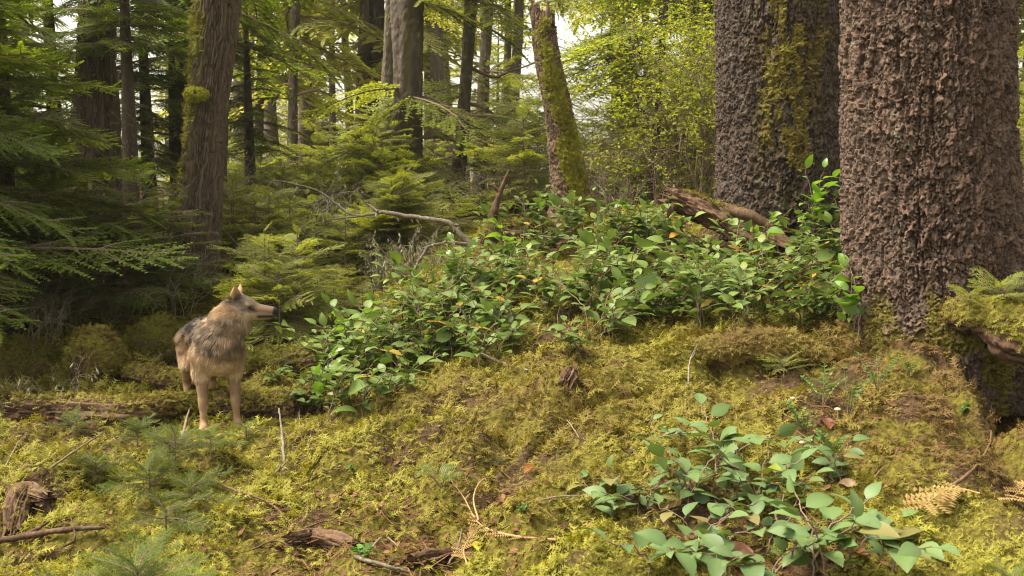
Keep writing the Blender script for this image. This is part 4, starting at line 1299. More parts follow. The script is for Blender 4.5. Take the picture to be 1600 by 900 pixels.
fallen('fallen_log', 'moss-topped log across the crest of the slope with an upright mossy branch stub', 'log',
       [A_(755, 372, 9.6), A_(800, 362, 9.5), A_(860, 366, 9.4), A_(950, 392, 9.2)], [.075, .09, .11, .12], M_ROT, 2600, lambda S, nz: sstep(.2, .7, nz), .034, 5, lump=.25,
       extra=[('branch_stub', [A_(772, 368, 9.5), A_(770, 340, 9.5), A_(780, 305, 9.5), A_(796, 265, 9.5)], [.062, .045, .028, .012]), ('branch_stub', [A_(781, 300, 9.5), A_(770, 290, 9.5), A_(764, 288, 9.5)], [.02, .014, .006])])
fallen('root_plate', 'dark rotten root lump showing under the salal below the snag', 'root',
       [A_(850, 400, 9.0), A_(885, 410, 8.9), A_(915, 405, 8.9)], [.09, .13, .09], M_ROT, 0, None, .03, 6, lump=.4, furrow=.03)
# bare lichened limb left of the slope
def limb(name, label, cat, strands, mat, group=None, n=7, part='limb', lich=0, seed=0):
    """strands: list of (points, radii); the first is the limb, the others its side branches"""
    base = np.asarray(strands[0][0], float).mean(0)
    o = thing(name, label, cat, base, group)
    rng = np.random.default_rng(seed)
    lc = MB()
    for k, (pts, rr) in enumerate(strands):
        b = MB()
        m = 5 * len(pts)
        P = smooth_path(np.asarray(pts, float) - base, m)
        P[1:-1] += rng.normal(0, .12, (m - 2, 3)) * min(rr[0], .03)
        b.tube(P, np.interp(np.linspace(0, 1, m), np.linspace(0, 1, len(rr)), rr) * rng.uniform(.85, 1.15, m), n, rng.random())
        nm = part if k == 0 else 'side_branch' if part == 'limb' else 'twig'
        link(nm, b.get(nm, mat), o)
        if lich:
            idx = rng.integers(0, m, lich)
            lc.inst(LICH_V, LICH_F, basis(np.stack([rng.normal(0, .4, lich), rng.normal(0, .4, lich), -np.ones(lich)], -1), rng.normal(0, 1, (lich, 3))), P[idx], rng.uniform(.03, .09, lich), rng.random(lich))
    if lich: tag(link('lichen', lc.get('lichen', M_LICHEN, False), o), kind='stuff')
    return o
limb('fallen_limb', 'long bare limb with pale lichen arching out left of the salal slope', 'branch', [
    ([A_(745, 388, 9.7), A_(725, 372, 9.7), A_(705, 350, 9.75), A_(672, 342, 9.8), A_(640, 338, 9.9), A_(600, 332, 10), A_(560, 338, 10.1), A_(515, 343, 10.2)], [.027, .026, .025, .023, .021, .018, .013, .006]),
    ([A_(740, 385, 9.7), A_(715, 380, 9.6), A_(690, 380, 9.55), A_(660, 388, 9.5)], [.022, .019, .016, .009]),
    ([A_(668, 386, 9.5), A_(660, 400, 9.45), A_(645, 425, 9.4), A_(640, 440, 9.4)], [.017, .017, .014, .008]),
    ([A_(705, 350, 9.75), A_(717, 352, 9.7)], [.022, .010]),
    ([A_(590, 331, 10), A_(580, 322, 10.1), A_(572, 318, 10.2)], [.016, .012, .006]),
    ([A_(560, 338, 10.1), A_(540, 330, 10.2), A_(500, 300, 10.4), A_(450, 285, 10.6), A_(420, 282, 10.7)], [.016, .014, .012, .009, .004]),
    ([A_(520, 318, 10.3), A_(505, 330, 10.3), A_(495, 322, 10.3)], [.012, .009, .004])], M_DEADTWIG, lich=14, seed=4)

# the mossy stump left of the wolf
def mossy_mound(name, label, cat, p, R3, n, seed, mat=M_ROT, mossm=None):
    rng = np.random.default_rng(seed)
    u, v = np.meshgrid(np.linspace(0, 2 * math.pi, 49)[:-1], np.linspace(-.5 * math.pi, .5 * math.pi, 26))
    d = np.stack([np.cos(u) * np.cos(v), np.sin(u) * np.cos(v), np.sin(v)], -1)
    k = 1 + .25 * fbm(d[..., 0] * 1.5 + seed, d[..., 1] * 1.5, d[..., 2] * 1.5, 3, seed)
    Vg = d * k[..., None] * np.array(R3)
    nz, nth = v.shape
    i = np.arange(nz - 1)[:, None] * nth; j = np.arange(nth)[None]; j2 = (j + 1) % nth
    F = np.stack([i + j, i + j2, i + nth + j2, i + nth + j], -1).reshape(-1, 4)
    o = thing(name, label, cat, p)
    link('wood', mesh_np('wood', Vg.reshape(-1, 3), [F], mat, True, {'tint': np.clip(.5 + k.ravel() - 1, 0, 1), 'moss': np.zeros(k.size)}), o)
    w = np.clip(d[..., 2] + .55 + .3 * d[..., 0], 0, 1) * np.cos(v)
    q = rng.choice(w.size, n, p=(w / w.sum()).ravel())
    P = Vg.reshape(-1, 3)[q] + rng.normal(0, .01, (n, 3)); Nn = d.reshape(-1, 3)[q]
    mb = MB()
    scatter_moss(mb, P, Nn, .045 * rng.uniform(.6, 1.4, n), np.clip(.5 + .6 * fbm(P[:, 0] * 6, P[:, 1] * 6, P[:, 2] * 6, 2, seed) + rng.normal(0, .15, n), 0, 1), rng, .6)
    link('moss', mb.get('moss', mossm or M_MOSS_G, False), o)
mossy_mound('mossy_stump', 'round stump overgrown with shaggy moss left of the wolf', 'stump', G(152, 588, .12), (.20, .19, .23), 3400, 3, M_ROT, M_MOSS)
mossy_mound('mossy_boulder', 'low mossy hump at the left edge beyond the rotten log', 'boulder', G(15, 590, .06), (.36, .25, .24), 3400, 5)
mossy_mound('mossy_stump', 'low mossy hump half hidden just left of the wolf back', 'stump', G(255, 555, .08), (.28, .24, .24), 2800, 6)

# mossy root arching over the dark hollow at the right edge
fallen('mossy_root', 'thick mossy root arching over the dark hollow at the right edge', 'root',
       [A_(1455, 500, 5.85), A_(1500, 496, 5.5), A_(1540, 502, 5.34), A_(1590, 522, 5.2), A_(1650, 560, 5.1), A_(1740, 640, 5.0)], [.05, .07, .10, .12, .12, .11], M_ROT, 5200, lambda S, nz: np.ones_like(S), .045, 8, lump=.3)

# ------------------------------------------------------------------ sticks, bark and litter
STICKS = [ # label, points (x, y, lift), radius, material
 ('dark forked stick leaning on the moss left of the wolf paws', [(80, 740, .01), (120, 715, .04), (165, 690, .06)], .006, M_TWIG),
 ('short dark stick lying flat left of the wolf paws', [(105, 736, .02), (145, 722, .03), (162, 714, .06)], .009, M_TWIG),
 ('thin dry stick leaning at the left edge in the moss', [(6, 738, .01), (26, 708, .04), (42, 690, .05)], .005, M_DEADTWIG),
 ('pale splintered stick standing in the moss right of the wolf', [(444, 724, .0), (441, 700, .09), (437, 678, .15)], .009, M_DEADTWIG),
 ('pale stick lying toward the splintered stick', [(408, 755, .01), (430, 745, .02), (450, 735, .04)], .008, M_DEADTWIG),
 ('reddish arching root twig curving down toward the bark chunk', [(328, 755, .01), (372, 778, .03), (420, 795, .03), (452, 828, .02), (452, 852, .01)], .006, M_ROT),
 ('long reddish stick across the lower left corner', [(-10, 862, .03), (40, 852, .04), (105, 848, .05), (165, 842, .05)], .016, M_ROT),
 ('thin twig crossing the long reddish stick', [(100, 875, .04), (118, 862, .06), (112, 842, .09)], .006, M_ROT),
 ('thin pale twig on the salal slope left of the near moss crest', [(718, 560, .02), (730, 528, .06), (740, 500, .16)], .006, M_DEADTWIG),
 ('lichened stick lying below the salal above the moss crest', [(748, 562, .03), (780, 575, .03), (825, 590, .03)], .012, M_DEADTWIG),
 ('thin pale twig along the salal below the root lump', [(820, 402, .2), (860, 410, .2), (905, 413, .2)], .007, M_DEADTWIG),
 ('dry twig leaning on the moss crest', [(885, 668, .01), (893, 680, .04), (905, 697, .03)], .004, M_DEADTWIG),
 ('dry twig standing in the shade under the moss lip', [(1075, 612, .01), (1078, 590, .08), (1095, 575, .16)], .005, M_DEADTWIG),
 ('curved reddish twig lying on the root ridge at the right', [(1480, 778, .02), (1520, 750, .03), (1545, 715, .04), (1548, 690, .05)], .007, M_ROT),
 ('dark stick in the litter beside the yellow leaf', [(700, 895, .02), (715, 870, .03), (722, 850, .04)], .006, M_TWIG),
 ('pale straight twig right of the dry cedar spray', [(900, 838, .02), (930, 842, .02), (948, 846, .02)], .004, M_DEADTWIG),
 ('reddish twig beneath the near salal', [(1010, 826, .03), (1060, 815, .04), (1100, 800, .05)], .004, M_ROT),
 ('pale stick under the bark chunk at the bottom edge', [(555, 880, .02), (600, 893, .02), (640, 905, .02)], .009, M_DEADTWIG),
 ('thin dry twig standing before the salal left tip', [(470, 690, .0), (468, 660, .08), (474, 636, .14)], .004, M_DEADTWIG),
 ('thin reddish twig in the litter left of the bark chunk', [(395, 868, .02), (430, 858, .03), (470, 872, .02)], .004, M_ROT),
 ('thin crooked twig above the bark chunk', [(470, 836, .02), (520, 832, .04), (585, 842, .02)], .004, M_ROT),
 ('dark thin twig between the two pieces of bark', [(575, 872, .02), (600, 855, .04), (622, 862, .02)], .005, M_TWIG),
 ('long thin twig arching over the moss right of the dry cedar spray', [(845, 790, .02), (880, 800, .05), (925, 792, .03)], .0035, M_DEADTWIG),
 ('short brown twig on the open moss above the small fern', [(640, 720, .02), (660, 712, .03), (690, 716, .02)], .004, M_ROT),
 ('thin twig on the moss left of the small fern', [(480, 760, .02), (520, 752, .03), (545, 760, .02)], .004, M_ROT),
 ('broken pale stick behind the wolf left paw', [(283, 692, .0), (292, 672, .07), (302, 650, .10)], .010, M_DEADTWIG),
]
for k, (lab, pts, r, mt) in enumerate(STICKS):
    P = [G(a, b, c) for a, b, c in pts]
    rng = np.random.default_rng(600 + k)
    st = [(P, [r, r * .9, r * .45])]
    if k % 2 == 0:
        q = P[1]; d = (P[-1] - P[0]); d /= np.linalg.norm(d)
        e = q + d * .08 + rng.normal(0, .03, 3) + [0, 0, .03]
        st.append(([q, (q + e) / 2 + rng.normal(0, .008, 3), e], [r * .6, r * .5, r * .25]))
    limb('stick', lab, 'stick', st, mt, 'sticks lying on the moss', 6, 'stem', 0, k)

def chunk(name, label, cat, pts, rad, seed, mat=M_ROT, moss=0, **kw):
    return fallen(name, label, cat, [G(a, b, c) for a, b, c in pts], rad, mat, moss, None, .03, seed, lump=.4, furrow=.014, step=.012, **kw)
chunk('bark_chunk', 'dark rotten bark chunk in the litter at the bottom edge', 'bark', [(455, 852, .0), (500, 850, .01), (560, 858, .0)], [.02, .032, .02], 31)
chunk('bark_chunk', 'reddish bark piece in the litter below the dry cedar spray', 'bark', [(640, 885, .0), (670, 880, .01), (705, 872, .0)], [.015, .024, .014], 32)
chunk('broken_branch', 'dark broken branch stub with moss in the lower left corner', 'branch', [(18, 842, .0), (28, 812, .06), (45, 798, .08), (75, 800, .05)], [.03, .035, .04, .035], 33, moss=120)
chunk('bark_chunk', 'brown bark plate standing on the moss crest below the salal', 'bark', [(886, 600, .0), (889, 592, .01), (893, 584, .02)], [.018, .026, .016], 34)
fallen('mossy_log', 'half-buried mossy log forming the lip above the shaded gully', 'log',
       [G(1030, 560, -.03), G(1090, 552, -.02), G(1150, 556, -.0), G(1220, 548, -.01), G(1290, 556, -.04)], [.03, .07, .085, .08, .04], M_ROT, 6500, lambda S, nz: .4 + sstep(-.5, .3, nz), .045, 36, lump=.6)

# dry cedar sprays
def dry_spray(label, pts, r, seed, fan=.09, mat=None):
    P = smooth_path([G(a, b, c) for a, b, c in pts], 16)
    base = P.mean(0)
    rng = np.random.default_rng(seed)
    w, f = MB(), MB()
    w.tube(P - base, np.linspace(r, r * .3, 16), 5)
    for k in range(3, 16):
        for s in (-1, 1):
            if fan <= 0 or rng.random() < .15: continue
            t = P[min(k + 1, 15)] - P[k - 1]; t /= np.linalg.norm(t)
            sd = np.cross([0, 0, 1], t)
            d = t * .8 + sd * s * .8 + rng.normal(0, .12, 3)
            l = fan * (1 - .6 * abs(k / 15 - .4)) * rng.uniform(.6, 1.1)
            f.inst(CED_V, CED_F, basis(d[None], np.array([[0, -.4, 1.0]])), (P[k] - base)[None], [l], [rng.random()])
    o = thing('dry_spray', label, 'dead spray', base, 'dry cedar sprays on the moss')
    link('stem', w.get('stem', M_DRYTWIG), o)
    if f.n: link('fronds', f.get('fronds', M_DRY, False), o)
CED_V, CED_F = twig_template(6, .20, 3)
M_DRY = leaf_mat('dry_fronds', (.22, .14, .05), (.38, .26, .10), .2, (1, 1, .8), .7, .15, .1)
M_DRYTWIG = bark_mat('dry_twig', (.26, .13, .06), (.40, .22, .10), (.5, .33, .2), 80, .2)
dry_spray('straw-yellow dry cedar spray lying on the root ridge at the lower right', [(1530, 788, .04), (1495, 785, .05), (1465, 795, .05), (1440, 815, .04)], .004, 1, .14)
dry_spray('straw-yellow dry cedar spray cut by the right edge', [(1640, 770, .04), (1605, 785, .05), (1580, 800, .04)], .004, 2, .13)
dry_spray('long dry reddish cedar twig curving over the moss, its forked tips pointing up left', [(868, 858, .02), (800, 858, .03), (750, 835, .04), (725, 800, .06), (700, 768, .06)], .006, 3, .07)
dry_spray('bare dry twig curving up beside the long reddish cedar twig', [(748, 832, .03), (740, 800, .05), (752, 778, .06), (778, 762, .05)], .005, 4, 0)
dry_spray('dry fern-like spray at the bottom edge left of the yellow leaf', [(730, 900, .03), (725, 875, .04), (740, 850, .05)], .004, 5, .07)

# hemlock seedlings and sprays close by
def seedling(name, label, loc, seed, H, n, L, el=(.0, .5), mat=None, boughs=None, group=None, lean=0):
    tk, wood, fol = conifer(seed, H * .6, .25 * H, int(n * 1.5), L * .72, boughs or B_SAP, .0018 + .004 * H, el=el, taper=.3, nth=6)
    o = thing(name, label, 'seedling', loc, group)
    o.rotation_euler = (lean, 0, seed)
    link('stem', tk.get('stem', M_TWIG), o); link('branches', wood.get('branches', M_TWIG), o); link('foliage', fol.get('foliage', mat or M_SEEDL, False), o)
for k, (px, py, H, n, L, lab) in enumerate([
    (215, 705, .28, 12, .30, 'hemlock seedling with flat bright sprays left of the wolf paw'), (275, 745, .36, 13, .34, 'hemlock seedling with bright sprays crossing in front of the wolf paw'), (150, 760, .22, 10, .28, 'small hemlock seedling on the moss at the left'),
    (330, 720, .24, 10, .28, 'small hemlock seedling just below the wolf paws'), (235, 790, .3, 12, .34, 'hemlock seedling with soft sprays above the blurred fern'), (300, 800, .22, 10, .3, 'low hemlock seedling in the moss below the wolf'),
    (385, 690, .16, 8, .2, 'tiny hemlock seedling beside the mossy log under the wolf'), (60, 650, .18, 8, .22, 'tiny dark seedling before the rotten log'), (1290, 620, .14, 8, .16, 'tiny hemlock seedling in the shaded gully'),
    (1565, 508, .2, 8, .34, 'bright hemlock seedling on the mossy root at the right edge'), (1515, 510, .14, 6, .24, 'small bright hemlock seedling at the right foot of the biggest spruce'), (1225, 590, .16, 7, .26, 'hemlock seedling with one bright spray below the moss lip'),
    (780, 735, .08, 5, .16, 'tiny green sprig on the moss below the crest'), (470, 590, .3, 12, .3, 'hemlock seedling among the salal tip behind the wolf'), (520, 540, .45, 16, .34, 'hemlock seedling right of the wolf chest')]):
    seedling('hemlock_seedling', lab, (on_ground(px, py) - [0, 0, .01]) if k not in (9, 10) else at(px, py - 28, 5.3), 20 + k, H, n, L, group='hemlock seedlings on the moss', mat=M_HEM_MID if k in (9, 10, 11) else M_SEEDL if k != 7 else M_HEM_DARK)
# ferns
def fern(label, loc, seed, n, L, mat, az=None, rise=.5):
    rng = np.random.default_rng(seed)
    f = MB(); st = MB()
    for k in range(n):
        a = (k / n * 6.28 if az is None else az[0] + (az[1] - az[0]) * (k + .5) / n) + rng.uniform(-.2, .2)
        l = L * rng.uniform(.7, 1.1)
        d = np.array([math.cos(a), math.sin(a), 0])
        pts = smooth_path([np.zeros(3), d * l * .4 + [0, 0, rise * l * .55], d * l * .8 + [0, 0, rise * l * .75], d * l + [0, 0, rise * l * .6]], 22)
        st.tube(pts, np.linspace(.003, .001, 22), 4, cap=False)
        for i in range(3, 22):
            t = pts[min(i + 1, 21)] - pts[i - 1]; t /= np.linalg.norm(t)
            sd = np.cross([0, 0, 1], t); sd /= np.linalg.norm(sd)
            ll = l * .26 * math.sin(math.pi * min(1, (i - 1) / 21) ** .8) + .008
            for s in (-1, 1):
                f.inst(FERN_V, FERN_F, basis((sd * s + t * .35 + [0, 0, -.12])[None], np.cross(t, sd)[None] + rng.normal(0, .1, (1, 3))), pts[i][None], [ll], [rng.random()])
    o = thing('fern', label, 'fern', loc)
    link('stems', st.get('stems', M_TWIG), o); link('fronds', f.get('fronds', mat, False), o)
FERN_V, FERN_F = twig_template(4, .2, 9)
M_FERN = leaf_mat('fern_green', (.07, .12, .02), (.13, .18, .03), .4)
fern('small bright fern sprouting from the open moss', on_ground(690, 765), 2, 5, .13, M_FERN, None, .9)
for k, (px, py, dy, H, n, L, lab) in enumerate([
    (215, 905, -.55, .42, 12, .46, 'out-of-focus hemlock seedling with soft pale sprays at the bottom left'), (330, 905, -.75, .34, 9, .40, 'out-of-focus hemlock seedling with arching sprays at the bottom edge right of the first'),
    (120, 905, -.2, .2, 8, .3, 'low out-of-focus hemlock seedling in the lower left corner'), 
    (1580, 890, -.25, .16, 7, .24, 'blurred green seedling in the lower right corner'), (120, 690, 0, .22, 9, .28, 'hemlock seedling with bright sprays before the rotten log'), 
      (260, 840, 0, .22, 9, .32, 'hemlock seedling just above the out-of-focus sprays'),
    ]):
    b = on_ground(px, py); x, y = b[0] * (1 + dy / b[1]), b[1] + dy
    seedling('hemlock_seedling', lab, (x, y, gz(x, y) - .01), 60 + k, H, n, L, group='hemlock seedlings on the moss')

# small-leaved huckleberry seedlings in the gully
M_SEED = leaf_mat('seedling_leaf', (.06, .14, .03), (.12, .22, .04), .35)
def leafy_sprig(label, loc, seed, H, n, leaf, cat='seedling'):
    rng = np.random.default_rng(seed)
    w, f = MB(), MB()
    for k in range(n):
        a = rng.uniform(0, 6.28); e = np.array([math.cos(a) * H * .5, math.sin(a) * H * .5, H * rng.uniform(.6, 1)])
        P = smooth_path([np.zeros(3), e * .5 + [0, 0, .1 * H], e], 10)
        w.tube(P, np.linspace(.0022, .001, 10), 4, cap=False)
        for i in range(2, 10):
            t = P[i] - P[i - 1]; t /= np.linalg.norm(t); sd = np.cross(t, [0, 0, 1]); sd /= np.linalg.norm(sd) + 1e-6
            for s in (-1, 1):
                f.inst(SLEAF_V, SLEAF_F, basis((sd * s + t * .5 + rng.normal(0, .15, 3))[None], (np.array([0, 0, 1.0]) + rng.normal(0, .25, 3))[None]), P[i][None], [leaf * rng.uniform(.7, 1.2)], [rng.random()])
    o = thing('huckleberry_seedling', label, cat, loc, 'small-leaved seedlings')
    link('stems', w.get('stems', M_TWIG), o); link('leaves', f.get('leaves', M_SEED, False), o)
for k, (px, py, H, n, lf, lab) in enumerate([(1258, 690, .17, 5, .026, 'small-leaved huckleberry seedling above the near salal'), (1285, 640, .2, 5, .026, 'small-leaved huckleberry seedling in the shaded gully by the mushrooms'), (1325, 655, .24, 4, .028, 'arching small-leaved huckleberry seedling beside the root ridge'),
                                      (1372, 615, .22, 5, .026, 'tallest small-leaved huckleberry seedling at the top of the gully'), (1300, 718, .12, 5, .026, 'low small-leaved seedling right of the mushrooms'), (1420, 592, .08, 3, .022, 'tiny leafy seedling on top of the root ridge'), (1502, 650, .05, 3, .022, 'tiny bright seedling on the flank of the root ridge'),
                                      (555, 745, .05, 3, .018, 'tiny leafy seedling left of the small fern'), (815, 805, .04, 3, .016, 'tiny bluish seedling right of the dry cedar twig'), (565, 880, .07, 3, .03, 'round-leaved seedling beside the bark chunk')]):
    leafy_sprig(lab, on_ground(px, py), 300 + k, H, n, lf)

# mushrooms
M_MUSH, nt_, out_ = new_mat('mushroom_skin')
p_ = N(nt_, 'ShaderNodeBsdfPrincipled', Roughness=.5); p_.inputs['Base Color'].default_value = (.55, .40, .27, 1); nt_.links.new(p_.outputs[0], out_.inputs[0])
def mushroom(label, loc, r, h, rz):
    o = thing('mushroom', label, 'mushroom', loc, 'small pale mushrooms in the gully', rz)
    s = MB(); s.tube([[0, 0, -.01], [.002, 0, h * .5], [.004, 0, h]], [r * .22, r * .18, r * .16], 8); link('stem', s.get('stem', M_MUSH), o)
    prof = [(.1, -.02), (.7, -.06), (1.0, .0), (.92, .25), (.65, .48), (.3, .6), (.0, .63)]
    c = MB(); a = np.arange(16) * 2 * math.pi / 16
    V = np.array([[r * q * math.cos(t) + .004, r * q * math.sin(t), h + r * z] for q, z in prof for t in a])
    i = np.arange(len(prof) - 1)[:, None] * 16; j = np.arange(16)[None]; j2 = (j + 1) % 16
    c.add(V, np.stack([i + j, i + j2, i + 16 + j2, i + 16 + j], -1).reshape(-1, 4)); link('cap', c.get('cap', M_MUSH), o)
for k, (px, py, r, lab) in enumerate([(1237, 636, .012, 'pale mushroom standing alone higher in the shaded gully'), (1253, 712, .015, 'largest pale mushroom, lowest left of the three in the gully'), (1267, 700, .011, 'pale mushroom uppermost of the three in the gully'), (1270, 712, .011, 'small pale mushroom right of the largest one'), (1309, 652, .016, 'pale flat mushroom beside the arching seedling')]):
    mushroom(lab, on_ground(px, py), r, .02 + r, k)

# single fallen leaves worth their own place
def fallen_leaf(label, px, py, L, col, seed, group=None, lift=.02):
    m = leaf_mat('fallen_leaf', tuple(c * .5 for c in col), tuple(c * .75 for c in col), .25, (1, .9, .6), .55, .3, 0)
    rng = np.random.default_rng(seed)
    V, F = leaf_template(9, .34, rng.uniform(.1, .3), rng.uniform(-.35, .2), rng.uniform(-.15, .15))
    V = V + np.stack([0 * V[:, 0], 0 * V[:, 0], .05 * np.sin(V[:, 0] * 9 + seed)], -1)
    M = basis(np.array([[math.cos(seed * 1.3), math.sin(seed * 1.3), .15]]), np.array([[rng.normal(0, .4), -.5, 1.0]]))[0]
    V = (V @ M.T) * L
    mm = mesh_np('fallen_leaf', V, [F], m, True, {'tint': np.full(len(V), .5)})
    o = link('fallen_leaf', mm)
    o.location = Vector([float(c) for c in on_ground(px, py) + [0, 0, lift]])
    tag(o, label, 'leaf', group)
fallen_leaf('yellow withered leaf in the litter at the bottom edge', 748, 880, .10, (.50, .45, .03), 1)
fallen_leaf('second yellow withered leaf curled beside the first at the bottom edge', 770, 888, .08, (.50, .45, .05), 3)
fallen_leaf('large brown dead leaf under the near salal at the bottom edge', 1180, 886, .13, (.32, .15, .09), 2)
fallen_leaf('brown dead leaf with a pale edge left of the big brown one', 1150, 895, .10, (.36, .2, .12), 5)
fallen_leaf('russet dead leaf under the salal at the bottom right', 1325, 880, .09, (.34, .13, .06), 4)
fallen_leaf('brown round dead leaf in the shaded gully by the seedlings', 1297, 680, .09, (.20, .075, .035), 6)
fallen_leaf('pale tan dead leaf on the root ridge foot', 1338, 772, .07, (.5, .34, .2), 7)
fallen_leaf('orange-brown dead leaf in the moss below the crest', 835, 742, .08, (.36, .14, .03), 8)
fallen_leaf('yellow-green dying salal leaf hanging in the near patch', 1188, 800, .10, (.26, .32, .04), 9, None, .14)
fallen_leaf('orange dying leaf caught in the salal below the snag', 1045, 415, .09, (.5, .25, .03), 10, None, .22)

# leaf litter and needles: too fine to count
def litter(n, seed):
    rng = np.random.default_rng(seed)
    C = [(500, 855, .5, 1.3), (640, 885, .45, 1.3), (700, 820, .5, .8), (560, 800, .6, .6), (420, 820, .6, .5), (1230, 875, .4, .7), (1150, 890, .3, .6), (800, 850, .35, .4), (1280, 620, .35, .5), (90, 850, .4, .5), (1110, 420, .6, .6), (890, 430, .5, .6), (1040, 500, .4, .4), (850, 600, .6, .3), (250, 600, 1.0, .4), (600, 750, 1.5, .5), (1100, 650, 1.2, .4), (1470, 760, .5, .4), (720, 560, .5, .4)]
    w = np.array([c[3] for c in C]); k = rng.choice(len(C), n, p=w / w.sum())
    ctr = np.array([on_ground(c[0], c[1]) for c in C]); s = np.array([c[2] for c in C])
    x = ctr[k, 0] + rng.normal(0, .6, n) * s[k]; y = ctr[k, 1] + rng.normal(0, .6, n) * s[k]
    z = ground_h(x, y) + rng.uniform(.004, .02, n)
    a = rng.uniform(0, 6.28, n)
    M = basis(np.stack([np.cos(a), np.sin(a), rng.normal(0, .25, n)], -1), np.array([0, -.2, 1.0]) + rng.normal(0, .4, (n, 3)))
    T = np.stack([x, y, z], -1)
    mb = MB()
    needle = rng.random(n) < .7
    tv = np.array([[0, -.03, 0], [1, -.02, .02], [1, .02, .02], [0, .03, 0]]); tf = np.array([[0, 1, 2, 3]])
    mb.inst(tv, tf, M[needle], T[needle], rng.uniform(.02, .10, needle.sum()), rng.random(needle.sum()))
    V, F = leaf_template(5, .3, .2, -.25, .1)
    mb.inst(V, F, M[~needle], T[~needle], rng.uniform(.012, .045, (~needle).sum()), rng.random((~needle).sum()))
    m = leaf_mat('litter', (.05, .022, .010), (.19, .095, .042), .1, (1, .8, .6), .7, .2, 0)
    return mb.get('leaf_litter', m, False)
tag(link('leaf_litter', litter(6500, 9)), kind='stuff')
